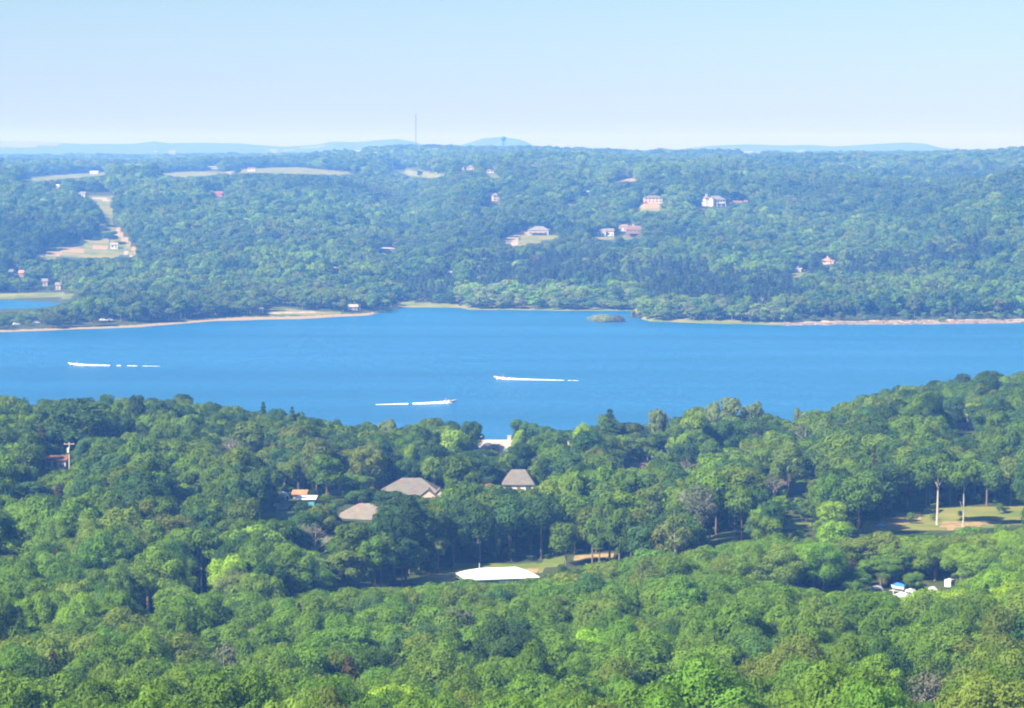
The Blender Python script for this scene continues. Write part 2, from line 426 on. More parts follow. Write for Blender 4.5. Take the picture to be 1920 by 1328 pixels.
# ------------------------------------------------------------------ ground sheet
def build_ground():
    fine = np.radians(np.arange(-11.2, 11.21, 0.05))
    coarse = np.radians(np.arange(11.2, 180, 4.0))[1:]
    az = np.concatenate([-coarse[::-1], fine, coarse])
    D = np.concatenate([[2.0, 12, 30, 60, 100, 150, 210, 270], np.exp(np.arange(math.log(320), math.log(9000), 0.0105)),
                        np.exp(np.arange(math.log(9200), math.log(15000), 0.015)), [15500]])
    D = np.unique(np.concatenate([D[(D < 1680) | (D > 1990)], np.arange(1682, 1990, 4.0)]))
    A, DD = np.meshgrid(az, D)
    rr = DD / np.cos(np.clip(A, -math.radians(20), math.radians(20)))
    X = rr * np.sin(A); Y = rr * np.cos(A)
    Z = ground(X, Y)
    nr, nc = A.shape
    V = np.stack([X, Y, Z], -1).reshape(-1, 3)
    i = np.arange(nr - 1)[:, None] * nc; j = np.arange(nc)[None, :]
    jn = (j + 1) % nc
    Fc = np.stack([i + j, i + jn, i + nc + jn, i + nc + j], -1).reshape(-1, 4)
    # fine relief in the material
    m, nt, b = mat_new("woodland_floor")
    at_ = N(nt, "ShaderNodeAttribute", attribute_name="cover"); sp = N(nt, "ShaderNodeSeparateColor")
    nt.links.new(at_.outputs["Color"], sp.inputs[0])
    geo = N(nt, "ShaderNodeNewGeometry")
    n1 = N(nt, "ShaderNodeTexNoise"); n1.inputs["Scale"].default_value = 0.05; n1.inputs["Detail"].default_value = 8
    n2 = N(nt, "ShaderNodeTexNoise"); n2.inputs["Scale"].default_value = 0.6; n2.inputs["Detail"].default_value = 8
    for n in (n1, n2): nt.links.new(geo.outputs["Position"], n.inputs["Vector"])
    def two(a, c, fac):
        mx = N(nt, "ShaderNodeMix", data_type='RGBA'); mx.inputs[6].default_value = a + (1,); mx.inputs[7].default_value = c + (1,)
        nt.links.new(fac, mx.inputs[0]); return mx.outputs[2]
    def ramp(fac, lo, hi):
        r = N(nt, "ShaderNodeMapRange"); r.inputs[1].default_value = lo; r.inputs[2].default_value = hi
        nt.links.new(fac, r.inputs[0]); return r.outputs[0]
    wood = two((0.045, 0.075, 0.02), (0.08, 0.085, 0.035), ramp(n2.outputs["Fac"], 0.35, 0.65))
    mead = two((0.13, 0.18, 0.03), (0.26, 0.235, 0.065), ramp(n1.outputs["Fac"], 0.4, 0.62))
    dirt = two((0.40, 0.28, 0.14), (0.22, 0.20, 0.07), ramp(n2.outputs["Fac"], 0.45, 0.7))
    sand = two((0.46, 0.38, 0.29), (0.28, 0.25, 0.15), ramp(n2.outputs["Fac"], 0.4, 0.7))
    cur = wood
    for ch, colr in ((0, mead), (1, dirt), (2, sand)):
        mx = N(nt, "ShaderNodeMix", data_type='RGBA')
        ad = N(nt, "ShaderNodeMath", operation='ADD'); nt.links.new(sp.outputs[ch], ad.inputs[0])
        sb = N(nt, "ShaderNodeMath", operation='MULTIPLY_ADD'); nt.links.new(n2.outputs["Fac"], sb.inputs[0]); sb.inputs[1].default_value = 0.5; sb.inputs[2].default_value = -0.25
        nt.links.new(sb.outputs[0], ad.inputs[1])
        nt.links.new(ramp(ad.outputs[0], 0.4, 0.6), mx.inputs[0]); nt.links.new(cur, mx.inputs[6]); nt.links.new(colr, mx.inputs[7]); cur = mx.outputs[2]
    nt.links.new(cur, b.inputs["Base Color"]); b.inputs["Roughness"].default_value = 0.95; b.inputs["Specular IOR Level"].default_value = 0.1
    bp = N(nt, "ShaderNodeBump"); bp.inputs["Distance"].default_value = 0.4; bp.inputs["Strength"].default_value = 0.6
    nt.links.new(n2.outputs["Fac"], bp.inputs["Height"]); nt.links.new(bp.outputs[0], b.inputs["Normal"])
    me = mesh_np("terrain", V, Fc, m, True)
    u, Dv = ud(V[:, 0], V[:, 1])
    px, py = proj(V[:, 0], np.maximum(V[:, 1], 1), V[:, 2])
    c = cover_of(px, py, Dv)
    z = V[:, 2]
    fs = np.interp(u, FS_U, FS_D)
    # bare shore strips on the far side
    beach = (np.abs(Dv - fs) < np.where(u > 1000, 15, 13)) & (z > -1.2) & (z < 1.6) & ((u < 700) | (u > 1470))
    c[1][beach & (u < 700)] = 1.0
    c[2][beach & (u > 1470)] = 1.0
    c[0][(beach & (u < 700))] = 0
    gr = (z < 1.5) & (z > -1) & (np.abs(Dv - fs) < 40) & (u > 700) & (u < 1470)
    c[0][gr] = 0.8
    # open strips on the distant hills
    fd = (Dv > 10000) & (Dv < 15000) & (fbm(V[:, 0] / 500, V[:, 1] / 1500, 2) > 0.38)
    c[0][fd] = 0.9
    ca = me.color_attributes.new("cover", 'FLOAT_COLOR', 'POINT')
    ca.data.foreach_set("color", np.stack([c[0], c[1], c[2], np.ones_like(z)], -1).astype(np.float32).ravel())
    o = link("terrain", me)
    tag(o, "wooded hills and shores around the lake, with open fields on the far crest", kind="structure")
build_ground()

# ------------------------------------------------------------------ lake
def build_water():
    m, nt, b = mat_new("lake_water")
    geo = N(nt, "ShaderNodeNewGeometry")
    mp = N(nt, "ShaderNodeMapping"); mp.inputs["Scale"].default_value = (0.5, 1.0, 1); mp.inputs["Rotation"].default_value = (0, 0, 0.25)
    nt.links.new(geo.outputs["Position"], mp.inputs["Vector"])
    n1 = N(nt, "ShaderNodeTexNoise"); n1.inputs["Scale"].default_value = 0.16; n1.inputs["Detail"].default_value = 8; n1.inputs["Roughness"].default_value = 0.65
    n2 = N(nt, "ShaderNodeTexNoise"); n2.inputs["Scale"].default_value = 0.011; n2.inputs["Detail"].default_value = 5
    mp2 = N(nt, "ShaderNodeMapping"); mp2.inputs["Scale"].default_value = (0.22, 1.3, 1)
    nt.links.new(geo.outputs["Position"], mp2.inputs["Vector"])
    nt.links.new(mp.outputs[0], n1.inputs["Vector"]); nt.links.new(mp2.outputs[0], n2.inputs["Vector"])
    bp = N(nt, "ShaderNodeBump"); bp.inputs["Distance"].default_value = 5.0
    mr = N(nt, "ShaderNodeMapRange"); mr.inputs[1].default_value = 0.35; mr.inputs[2].default_value = 0.65; mr.inputs[3].default_value = 0.5; mr.inputs[4].default_value = 1.0
    nt.links.new(n2.outputs["Fac"], mr.inputs[0]); nt.links.new(mr.outputs[0], bp.inputs["Strength"])
    nt.links.new(n1.outputs["Fac"], bp.inputs["Height"]); nt.links.new(bp.outputs[0], b.inputs["Normal"])
    mx = N(nt, "ShaderNodeMix", data_type='RGBA')
    mx.inputs[6].default_value = (0.008, 0.115, 0.26, 1); mx.inputs[7].default_value = (0.018, 0.170, 0.37, 1)
    mr2 = N(nt, "ShaderNodeMapRange"); mr2.inputs[1].default_value = 0.34; mr2.inputs[2].default_value = 0.66
    nt.links.new(n2.outputs["Fac"], mr2.inputs[0])
    nt.links.new(mr2.outputs[0], mx.inputs[0]); nt.links.new(mx.outputs[2], b.inputs["Base Color"])
    b.inputs["Roughness"].default_value = 0.29; b.inputs["IOR"].default_value = 1.33
    vs = []; fs = []; n = 96
    radii = [60, 700, 1300, 2200, 6000]
    for r in radii:
        for k in range(n):
            a = 2 * math.pi * k / n; vs.append((r * math.sin(a), r * math.cos(a), 0.0))
    for i in range(len(radii) - 1):
        for k in range(n):
            fs.append((i*n + k, i*n + (k+1) % n, (i+1)*n + (k+1) % n, (i+1)*n + k))
    o = link("water", mesh_np("water", vs, fs, m, False))
    # normals up
    tag(o, "rippled blue lake between the two wooded shores", kind="structure")
    return m
M_WATER = build_water()
# ------------------------------------------------------------------ houses
BLOCK = []      # (x, y, radius): no tree stands here
ROOFS = {"brown": (0.17, 0.152, 0.125), "tan": (0.22, 0.19, 0.15), "grey": (0.20, 0.20, 0.195), "pale": (0.36, 0.34, 0.30), "rust": (0.24, 0.095, 0.055),
         "redbrown": (0.20, 0.125, 0.09), "green": (0.28, 0.36, 0.34), "white": (0.86, 0.86, 0.84), "orange": (0.50, 0.23, 0.11), "dark": (0.10, 0.10, 0.10)}
WALLS = {"white": (0.60, 0.585, 0.55), "cream": (0.48, 0.40, 0.29), "tan": (0.30, 0.22, 0.15), "grey": (0.27, 0.28, 0.28), "red": (0.33, 0.12, 0.08),
         "teal": (0.10, 0.32, 0.32), "brown": (0.20, 0.12, 0.08), "stone": (0.5, 0.44, 0.36)}
def rm(k): return roof_mat("roof_" + k, ROOFS[k])
def wm(k): return plain("wall_" + k, WALLS[k], 0.85, 0.10)

def roof_mesh(w, d, h, rise, kind, over=0.5, ridge=None, th=0.18):
    """closed roof body sitting on the wall top; long axis along x"""
    mb = MB(); a, b = w / 2 + over, d / 2 + over
    if kind == 'flat':
        mb.box(-a, a, -b, b, h, h + max(rise, 0.25)); return mb
    if kind == 'hip':
        rl = ridge if ridge is not None else max(w - d, w * 0.15)
        r = rl / 2
        vs = [(-a,-b,h),(a,-b,h),(a,b,h),(-a,b,h),(-a,-b,h+th),(a,-b,h+th),(a,b,h+th),(-a,b,h+th),(-r,0,h+th+rise),(r,0,h+th+rise)]
        fs = [(0,3,2,1),(0,1,5,4),(1,2,6,5),(2,3,7,6),(3,0,4,7),(4,5,9,8),(5,6,9),(6,7,8,9),(7,4,8)]
        mb.add(vs, fs)
    else:
        vs = [(-a,-b,h),(a,-b,h),(a,b,h),(-a,b,h),(-a,-b,h+th),(a,-b,h+th),(a,b,h+th),(-a,b,h+th),(-a,0,h+rise),(a,0,h+rise),(-a,0,h+th+rise),(a,0,h+th+rise)]
        fs = [(0,1,5,4),(3,7,6,2),(4,5,11,10),(6,7,10,11),(0,8,9,1),(3,2,9,8),(0,4,10,8),(3,8,10,7),(1,9,11,5),(2,6,11,9)]
        mb.add(vs, fs)
    return mb

def window(parent, x, z, w, h, side, wall_off, frame_m=None):
    """side: 'f' front (-y), 'l' left (-x), 'r' right (+x)"""
    t = 0.07
    fr = MB(); e = 0.09
    def bx(mb, u0, u1, v0, v1, o0, o1):
        if side == 'f': mb.box(u0, u1, -wall_off - o1, -wall_off - o0, v0, v1)
        elif side == 'l': mb.box(-wall_off - o1, -wall_off - o0, u0, u1, v0, v1)
        else: mb.box(wall_off + o0, wall_off + o1, u0, u1, v0, v1)
    bx(fr, x-w/2-e, x+w/2+e, z-e, z, -0.01, t); bx(fr, x-w/2-e, x+w/2+e, z+h, z+h+e, -0.01, t)
    bx(fr, x-w/2-e, x-w/2, z, z+h, -0.01, t); bx(fr, x+w/2, x+w/2+e, z, z+h, -0.01, t)
    bx(fr, x-0.03, x+0.03, z, z+h, -0.01, t - 0.01)
    f = fr.build("window", frame_m or M_TRIM, parent)
    pn = MB(); bx(pn, x-w/2+0.002, x+w/2-0.002, z+0.002, z+h-0.002, -0.005, 0.02)
    pn.build("pane", M_GLASS, f)
    return f

def chimney(parent, x, y, z0, z1, s=0.9, mk="stone"):
    mb = MB(); mb.box(x-s/2, x+s/2, y-s/2, y+s/2, z0, z1); mb.box(x-s/2-.08, x+s/2+.08, y-s/2-.08, y+s/2+.08, z1+.002, z1+.18)
    return mb.build("chimney", wm(mk), parent)

def house(label, px, yb=None, D=None, ye=None, wpx=40, depth=9, wall=3.0, rise=2.5, kind='hip', rot=0, wallk="cream", roofk="brown",
          vis=None, storeys=1, nwin=3, chim=None, door=True, deck=None, name="house", cat="house", ridge=None, found=3.0, over=0.5, pad=1.1):
    """placed either by its base row yb on visible ground, or by distance D and eave row ye"""
    if D is None: D, _ = depth_at(px, yb)
    X, Y, g = at_dist(px, D)
    if ye is not None:
        s = (ye - 664) / F; t = (s + TP) / (1 - s * TP); ze = CAMZ - t * D
        wall = max(2.6, ze - g); base = ze - wall
        found = max(3.0, base - g + 3)
    else:
        base = g + 0.1
    w = wpx / F * D
    t = thing(name, label, cat, (X, Y, base), math.radians(rot))
    wl = MB(); wl.box(-w/2, w/2, -depth/2, depth/2, -found, wall - 0.01)
    if kind == 'gable':
        wl.add([(-w/2+.01,-depth/2+.01,wall-.02),(-w/2+.01,depth/2-.01,wall-.02),(-w/2+.01,0,wall+rise*(1-0.01)),(-w/2+.2,-depth/2+.01,wall-.02),(-w/2+.2,depth/2-.01,wall-.02),(-w/2+.2,0,wall+rise*(1-0.01))],
               [(0,2,1),(3,4,5),(0,3,5,2),(1,2,5,4)])
        wl.add([(w/2-.01,-depth/2+.01,wall-.02),(w/2-.01,depth/2-.01,wall-.02),(w/2-.01,0,wall+rise*(1-0.01)),(w/2-.2,-depth/2+.01,wall-.02),(w/2-.2,depth/2-.01,wall-.02),(w/2-.2,0,wall+rise*(1-0.01))],
               [(0,1,2),(3,5,4),(0,2,5,3),(1,4,5,2)])
    wl.build("wall", wm(wallk), t)
    rf = roof_mesh(w, depth, wall, rise, kind, over, ridge).build("roof", rm(roofk), t)
    hw = wall / storeys
    for s_ in range(storeys):
        for k in range(nwin):
            if door and s_ == 0 and k == nwin // 2: continue
            x = -w/2 + w * (k + 0.5) / nwin
            window(t, x, s_ * hw + 0.9, min(1.5, w / nwin * 0.55), min(1.4, hw * 0.5), 'f', depth / 2)
        for y in (-depth * 0.25, depth * 0.25):
            window(t, y, s_ * hw + 0.9, 1.1, min(1.3, hw * 0.5), 'l', w / 2)
    if door and nwin:
        x = -w/2 + w * (nwin // 2 + 0.5) / nwin
        d = MB().box(x - .5, x + .5, -depth/2 - .06, -depth/2 + .01, 0.05, 2.15).build("door", wm("brown"), t)
        MB().box(x + .32, x + .42, -depth/2 - .12, -depth/2 - .061, 1.0, 1.1).build("handle", M_TRIM, d)
    if chim: chimney(t, chim[0] * w / 2, chim[1] * depth / 2, wall, wall + rise + 1.3, 1.1)
    if deck:
        dk = MB(); dz = deck
        dk.box(-w*.35, w*.35, -depth/2 - 3.0, -depth/2 - .003, dz - .2, dz)
        dk.build("deck", wm("tan"), t)
        rl = MB(); rl.box(-w*.35, w*.35, -depth/2-2.98, -depth/2-2.9, dz + .9, dz + 1.0)
        for k in range(7):
            xx = -w*.35 + w*.7*k/6; rl.box(xx-.05 if k else xx, xx+.05 if k < 6 else xx, -depth/2-2.97, -depth/2-2.91, dz + .002, dz + .9)
        rl.build("railing", wm("red"), t)
        for xx in (-w*.33, w*.33): MB().box(xx-.1, xx+.1, -depth/2-2.9, -depth/2-2.7, -found, dz-.2).build("post", wm("brown"), t)
    BLOCK.append((X, Y, max(w, depth) * 0.5 + 2.5))
    if vis is None:
        x0, y0 = proj(X - w/2*pad, Y, base + wall + rise); x1, y1 = proj(X + w/2*pad, Y, base - 0.5)
        vis = (x0, y0, x1, y1)
    protect([(vis[0], vis[1]), (vis[2], vis[1]), (vis[2], vis[3]), (vis[0], vis[3])], Y + depth * 0.3)
    return t, w, wall, X, Y, base

# --- houses among the near trees
A, wA, hA, XA, YA, bA = house("large house with brown hip roof and small gables, largest in the near woods", 772, D=825, ye=924, wpx=112, depth=14, rise=4.1,
    kind='hip', wallk="cream", roofk="brown", vis=(716, 890, 832, 932), nwin=5, chim=None, ridge=5.5)
for (gx, gw, gy) in ((5.0, 4.2, -8.2), (8.2, 3.2, -7.8)):
    w2 = MB(); x0, x1 = gx - gw/2, gx + gw/2
    w2.box(x0+.2, x1-.2, gy+.3, -6.9, -3, hA-.02)
    w2.add([(x0+.2, gy+.31, hA-.03), (x1-.2, gy+.31, hA-.03), (gx, gy+.31, hA+1.5)], [(0,1,2)])
    w2.build("gable_wing", wm("cream"), A)
    g = MB(); g.add([(x0-.2,gy,hA+.19),(gx,gy,hA+2.1),(x1+.2,gy,hA+.19),(x0-.2,-3.0,hA+.19),(gx,-3.0,hA+2.1),(x1+.2,-3.0,hA+.19),
                     (x0-.2,gy,hA+.0),(gx,gy,hA+1.85),(x1+.2,gy,hA+.0),(x0-.2,-3.0,hA+.0),(gx,-3.0,hA+1.85),(x1+.2,-3.0,hA+.0)],
                    [(0,1,4,3),(1,2,5,4),(6,9,10,7),(7,10,11,8),(0,6,7,1),(1,7,8,2),(0,3,9,6),(2,8,11,5)])
    g.build("gable_roof", rm("brown"), A)
    window(A, gx, 0.9, 1.3, 1.3, 'f', -gy - .3)
garage = MB().box(-4.6, -1.8, -7.06, -6.99, 0.0, 2.3).build("garage_door", M_WHITE, A)
house("low brown hip roof with cream wall, half hidden left of the largest house", 694, D=775, ye=970, wpx=116, depth=12, rise=3.6, kind='hip', wallk="cream", roofk="tan",
      vis=(634, 937, 703, 984), nwin=4, ridge=6)
house("steep brown roof and white end wall among trees right of the largest house", 972, D=850, ye=906, wpx=56, depth=11, rise=3.9, kind='hip', wallk="white", roofk="brown",
      vis=(948, 870, 992, 918), nwin=3, ridge=4)
Dd, wD, hD, XD, YD, bD = house("house with pale grey roof, dormer and chimney right against the lake", 932, D=945, ye=850, wpx=64, depth=13, rise=4.3, kind='gable', wallk="white", roofk="pale",
      vis=(906, 816, 954, 842), nwin=3)
dm = MB(); dx = -wD/2 + wD*0.40
dm.box(dx-.9, dx+.9, -4.6, -1.0, hD+1.0, hD+2.55)
dm.build("dormer", wm("white"), Dd)
MB().add([(dx-1.15,-4.85,hD+2.5),(dx+1.15,-4.85,hD+2.5),(dx,-4.85,hD+3.3),(dx-1.15,-1.0,hD+2.5),(dx+1.15,-1.0,hD+2.5),(dx,-1.0,hD+3.3)],[(0,1,2),(3,5,4),(0,2,5,3),(1,4,5,2),(0,3,4,1)]).build("dormer_roof", rm("pale"), Dd)
window(Dd, dx, hD+1.4, 0.9, 0.9, 'f', 4.6)
chimney(Dd, wD*0.36, 0.3, hD+3.4, hD+5.6, 1.2)
dish = MB().tube([(-wD*0.44, -.2, hD+4.2), (-wD*0.44, -.2, hD+5.4)], [.05, .05])
dish.tube([(-wD*0.44, -.25, hD+5.3), (-wD*0.44-.25, -.45, hD+5.5)], [.12, .5], 10)
dish.build("satellite_dish", M_TRIM, Dd)
house("small shed with a rust red roof between two brown roofed houses", 911, D=838, ye=916, wpx=44, depth=6, rise=1.7, kind='hip', wallk="white", roofk="rust", vis=(893, 902, 928, 915), nwin=1, name="shed", cat="shed", door=False)
house("house with a reddish brown roof below the big dark cedar", 1188, D=900, ye=884, wpx=46, depth=9, rise=2.3, kind='gable', wallk="tan", roofk="redbrown", vis=(1168, 866, 1207, 882), nwin=2)
house("grey green roofed house just left of the dark V-stemmed tree", 1241, D=940, ye=864, wpx=34, depth=8, rise=1.6, kind='gable', wallk="grey", roofk="green", vis=(1229, 854, 1253, 861), nwin=2)
house("grey green roofed house just right of the dark V-stemmed tree", 1361, D=940, ye=864, wpx=30, depth=8, rise=1.6, kind='gable', wallk="grey", roofk="green", vis=(1350, 854, 1371, 861), nwin=2)
house("grey roof with a small chimney peeking out left of the yellow green tree", 1067, D=965, ye=843, wpx=24, depth=7, rise=1.6, kind='gable', wallk="grey", roofk="grey", vis=(1062, 833, 1072, 840), nwin=1, chim=(0.0, 0.2))
house("white cottage with porch shaded by trees left of the mown slope", 1499, D=832, ye=919, wpx=44, depth=9, rise=2.0, kind='gable', wallk="white", roofk="brown", vis=(1483, 912, 1514, 934), nwin=4, deck=0.4)
house("two storey pale house with many windows high on the wooded point at right", 1808, D=985, ye=801, wpx=52, depth=9, rise=1.4, kind='hip', wallk="white", roofk="brown", vis=(1788, 797, 1829, 814), nwin=6, storeys=2)
house("tan roofed cabin at the right edge behind the pale trunked trees", 1893, D=900, ye=901, wpx=30, depth=7, rise=1.4, kind='gable', wallk="tan", roofk="orange", vis=(1890, 897, 1904, 905), nwin=2, name="cabin", cat="cabin")
house("tiny pale roofed house just visible below the grey green roofs", 1411, D=925, ye=866, wpx=16, depth=6, rise=1.0, kind='gable', wallk="white", roofk="pale", vis=(1408, 859, 1415, 864), nwin=1)
Jt, wJ, hJ, XJ, YJ, bJ = house("rust roofed porch cabin beside the utility pole on the left", 108, D=846, ye=861, wpx=38, depth=8, rise=0.9, kind='gable', wallk="white", roofk="rust", vis=(88, 856, 126, 876), nwin=3, deck=0.3, name="cabin", cat="cabin")
house("teal walled boat shed with a flat white roof on the lawn at centre left", 575, D=792, ye=934, wpx=32, depth=7, rise=0.3, kind='flat', wallk="teal", roofk="white", vis=(560, 929, 588, 946), nwin=1, name="shed", cat="shed")
house("open shed with a rusty orange roof behind the white roofed teal shed", 563, D=815, ye=926, wpx=24, depth=5, rise=1.0, kind='gable', wallk="tan", roofk="orange", vis=(553, 919, 575, 928), nwin=1, name="shed", cat="shed")
house("small white roofed shed left of the parked boat", 489, D=830, ye=913, wpx=22, depth=6, rise=0.4, kind='gable', wallk="grey", roofk="white", vis=(482, 908, 496, 914), nwin=1, name="shed", cat="shed")
house("white garage corner glimpsed through trees left of the largest house", 634, D=835, ye=925, wpx=24, depth=6, rise=0.8, kind='gable', wallk="white", roofk="grey", vis=(626, 920, 641, 932), nwin=1, name="garage", cat="garage")

# --- white roofed pavilion in the valley
Pv, wP, hP, XP, YP, bP = house("long low building with a bright white hip roof in the clearing", 933, D=683, ye=1079.5, wpx=130, depth=10.5, rise=1.75, kind='hip', rot=14, wallk="teal", roofk="white",
      vis=(860, 1060, 1008, 1086), nwin=0, name="pavilion", cat="pavilion", ridge=9.0, over=0.8, door=False)
for k in range(6):
    window(Pv, -wP/2 + wP*(k+.5)/6, 1.0, 1.4, 1.0, 'f', 10.5/2)
MB().tube([(-4.2, 1.0, hP+1.2), (-4.2, 1.0, hP+3.0)], [.09, .09]).build("vent_pipe", M_TRIM, Pv)
MB().box(-1.0, 1.0, -5.33, -5.24, 0.0, 2.1).build("door", M_WHITE, Pv)

# --- houses on the far hillside
FH = [
 # label, px, yb, wpx, depth, wall, rise, kind, wall, roof, extras
 ("flat white barn on the crest field at far left", 177, 326, 15, 9, 2.6, 1.0, 'gable', "white", "white", dict(nwin=2, name="barn", cat="barn")),
 ("small white house in trees below the far left field", 109, 354, 9, 6, 3.0, 1.2, 'gable', "white", "white", dict(nwin=1)),
 ("white low farmhouse under tall trees on the far crest", 398, 317, 22, 8, 2.6, 1.2, 'gable', "white", "pale", dict(nwin=4)),
 ("pale gabled house on the far crest field beside a round tree", 472, 321, 14, 8, 2.8, 1.8, 'gable', "white", "tan", dict(nwin=2)),
 ("small pale roofed shed at the lower rim of the far crest field", 429, 328, 9, 6, 2.0, 1.2, 'gable', "cream", "pale", dict(nwin=1, name="shed", cat="shed")),
 ("brown roofed villa at the head of the far middle field", 752, 316, 17, 10, 3.2, 2.2, 'hip', "tan", "brown", dict(nwin=3)),
 ("smaller brown house left of the villa on the far middle field", 734, 316, 9, 7, 3.0, 2.0, 'hip', "tan", "brown", dict(nwin=1)),
 ("tan house in trees on the far crest right of the middle field", 882, 319, 14, 8, 3.2, 2.0, 'hip', "cream", "tan", dict(nwin=2)),
 ("narrow tan house just left of its neighbour on the far crest", 867, 319, 6, 6, 3.4, 1.4, 'hip', "cream", "tan", dict(nwin=1)),
 ("pale house above the small bright field on the far crest", 918, 325, 14, 7, 2.6, 1.6, 'hip', "white", "tan", dict(nwin=2)),
 ("rust roofed house alone in the far left forest", 409, 369, 20, 8, 2.8, 2.4, 'gable', "red", "rust", dict(nwin=3)),
 ("grey stone house at the top of the far grassy strip", 154, 370, 15, 9, 3.2, 2.2, 'gable', "stone", "grey", dict(nwin=2)),
 ("white shed halfway down the far grassy strip", 193, 431, 9, 12, 3.2, 1.0, 'gable', "white", "pale", dict(nwin=1, name="shed", cat="shed")),
 ("pale house by the dark tree at the foot of the grassy strip", 214, 467, 13, 8, 3.0, 1.6, 'gable', "white", "pale", dict(nwin=2)),
 ("low grey roofed house hidden in the middle of the far forest", 726, 473, 32, 9, 2.4, 1.2, 'hip', "tan", "pale", dict(nwin=3)),
 ("pinkish tan roofed house in the lower far forest", 627, 511, 16, 8, 2.4, 1.6, 'hip', "tan", "tan", dict(nwin=2)),
 ("white cottage above the dark pines", 842, 518, 12, 7, 2.0, 1.2, 'gable', "white", "pale", dict(nwin=2)),
 ("tall cream house with brown roof left of the wooded far terrace", 929, 378, 12, 8, 5.2, 2.4, 'hip', "cream", "tan", dict(nwin=2, storeys=2)),
 ("tiny white house on the wooded far terrace", 1101, 366, 8, 6, 2.6, 1.2, 'gable', "white", "pale", dict(nwin=1)),
 ("long cream house with low brown roof above a bare earth bank", 1224, 381, 34, 10, 4.6, 2.2, 'hip', "cream", "brown", dict(nwin=5, storeys=2)),
 ("sprawling grey hip roofed house with a red deck above the pale track", 1011, 440, 40, 12, 3.6, 3.2, 'hip', "grey", "grey", dict(nwin=4, deck=1.6)),
 ("tan and grey roofed house, left one of the far pair", 1127, 443, 22, 9, 3.4, 2.4, 'gable', "white", "tan", dict(nwin=3)),
 ("pale tan roofed house, right one of the far pair", 1144, 443, 13, 8, 3.6, 2.4, 'gable', "white", "tan", dict(nwin=2)),
 ("small grey roofed house up slope from the red brown lodge", 1169, 434, 15, 8, 3.2, 2.2, 'gable', "cream", "tan", dict(nwin=2)),
 ("red brown lodge with dormers, chimney and shaded two tier deck", 1189, 445, 28, 11, 6.0, 3.2, 'gable', "brown", "redbrown", dict(nwin=4, storeys=2, chim=(-0.15, 0.1), deck=3.2)),
 ("orange tiled house with a pale chimney in the lower right far forest", 1552, 495, 24, 9, 2.2, 2.2, 'hip', "cream", "orange", dict(nwin=2, chim=(-0.05, 0.2))),
 ("stone chimneyed cottage at the head of a small far lawn", 1496, 510, 14, 6, 1.8, 1.2, 'gable', "stone", "pale", dict(nwin=1, chim=(0.0, 0.0))),
 ("brown house behind the inlet at the left edge", 19, 520, 12, 8, 3.2, 2.4, 'gable', "tan", "brown", dict(nwin=2)),
 ("orange tan house behind the inlet, right of the brown one", 41, 520, 9, 7, 3.0, 2.0, 'gable', "tan", "orange", dict(nwin=1)),
 ("pale house in shade at the back of the marsh meadow", 84, 536, 10, 7, 3.0, 2.0, 'gable', "cream", "tan", dict(nwin=1)),
 ("tan house beside the shaded lawn behind the marsh meadow", 110, 543, 10, 7, 3.0, 2.0, 'gable', "cream", "tan", dict(nwin=1)),
 ("small pale boathouse on the beach at the tip of the left shore", 662, 583, 17, 6, 2.4, 1.6, 'gable', "grey", "pale", dict(nwin=2, name="boathouse", cat="boathouse")),
 ("little white lakeside hut on the sandy left shore", 490, 589, 6, 4, 2.6, 1.0, 'gable', "white", "pale", dict(nwin=1, name="hut", cat="hut")),
]
for (lb, px, yb, wpx, dep, wall, rise, kd, wk, rk, ex) in FH:
    h = house(lb, px, yb=yb, wpx=wpx, depth=dep, wall=wall, rise=rise, kind=kd, wallk=wk, roofk=rk, rot=R.uniform(-14, 14), **ex)
    if lb.startswith("red brown lodge"):
        t, w, wl = h[:3]
        for k in range(4):
            x = -w*.33 + w*.66*k/3
            MB().box(x-.55, x+.55, -4.6, -2.0, wl+.8, wl+1.75).build("dormer", wm("brown"), t)

# --- the big pale mansion on the far hill
Dm, _ = depth_at(1340, 387)
Xm, Ym, Zm = at_dist(1340, Dm)
mn = thing("mansion", "large white mansion with tan hip roofs and a round tower on the far hillside", "mansion", (Xm, Ym, Zm), math.radians(22))
BLOCK.append((Xm, Ym, 16)); protect([(1316, 360), (1363, 360), (1363, 385), (1316, 387)], Ym + 4)
mb = MB(); mb.box(-6, 9, -5, 6, -4, 6.2); mb.build("wall", wm("white"), mn)
mb = MB(); mb.box(-11.5, -6.01, -4, 4, -4, 7.5); mb.build("side_wing", wm("white"), mn)
mb = roof_mesh(15, 11, 6.2, 3.6, 'hip', 0.6, 4); 
mb.v = [(x + 1.5, y + .5, z) for x, y, z in mb.v]; mb.build("roof", rm("tan"), mn)
mb = roof_mesh(5.4, 8, 7.5, 2.0, 'hip', 0.5, 1); mb.v = [(x - 8.9, y, z) for x, y, z in mb.v]; mb.build("wing_roof", rm("tan"), mn)
tw = MB().tube([(-5.2, -5.0, -4), (-5.2, -5.0, 7.6)], [2.2, 2.2], 14).build("tower", wm("white"), mn)
MB().tube([(-5.2, -5.0, 7.61), (-5.2, -5.0, 9.8)], [2.6, 0.1], 14).build("tower_roof", rm("tan"), tw)
chimney(mn, -9.5, -1.5, 8.2, 11.2, 1.2); chimney(mn, -7.2, 2.0, 8.2, 11.6, 1.2)
for s_ in range(2):
    for x in (-1.5, 1.5, 4.3, 7.2): window(mn, x, 0.8 + 3 * s_, 1.6, 1.7, 'f', 5)
    for y in (-2.2, 0.2, 2.6): window(mn, y, 0.8 + 3.2 * s_, 1.3, 1.6, 'l', 11.5)
MB().box(-1.5, 8, -8, -5.003, 2.6, 2.85).build("balcony", wm("white"), mn)
for x in (-1.2, 3.2, 7.7): MB().box(x-.2, x+.2, -7.9, -7.5, -4, 2.598).build("column", wm("white"), mn)
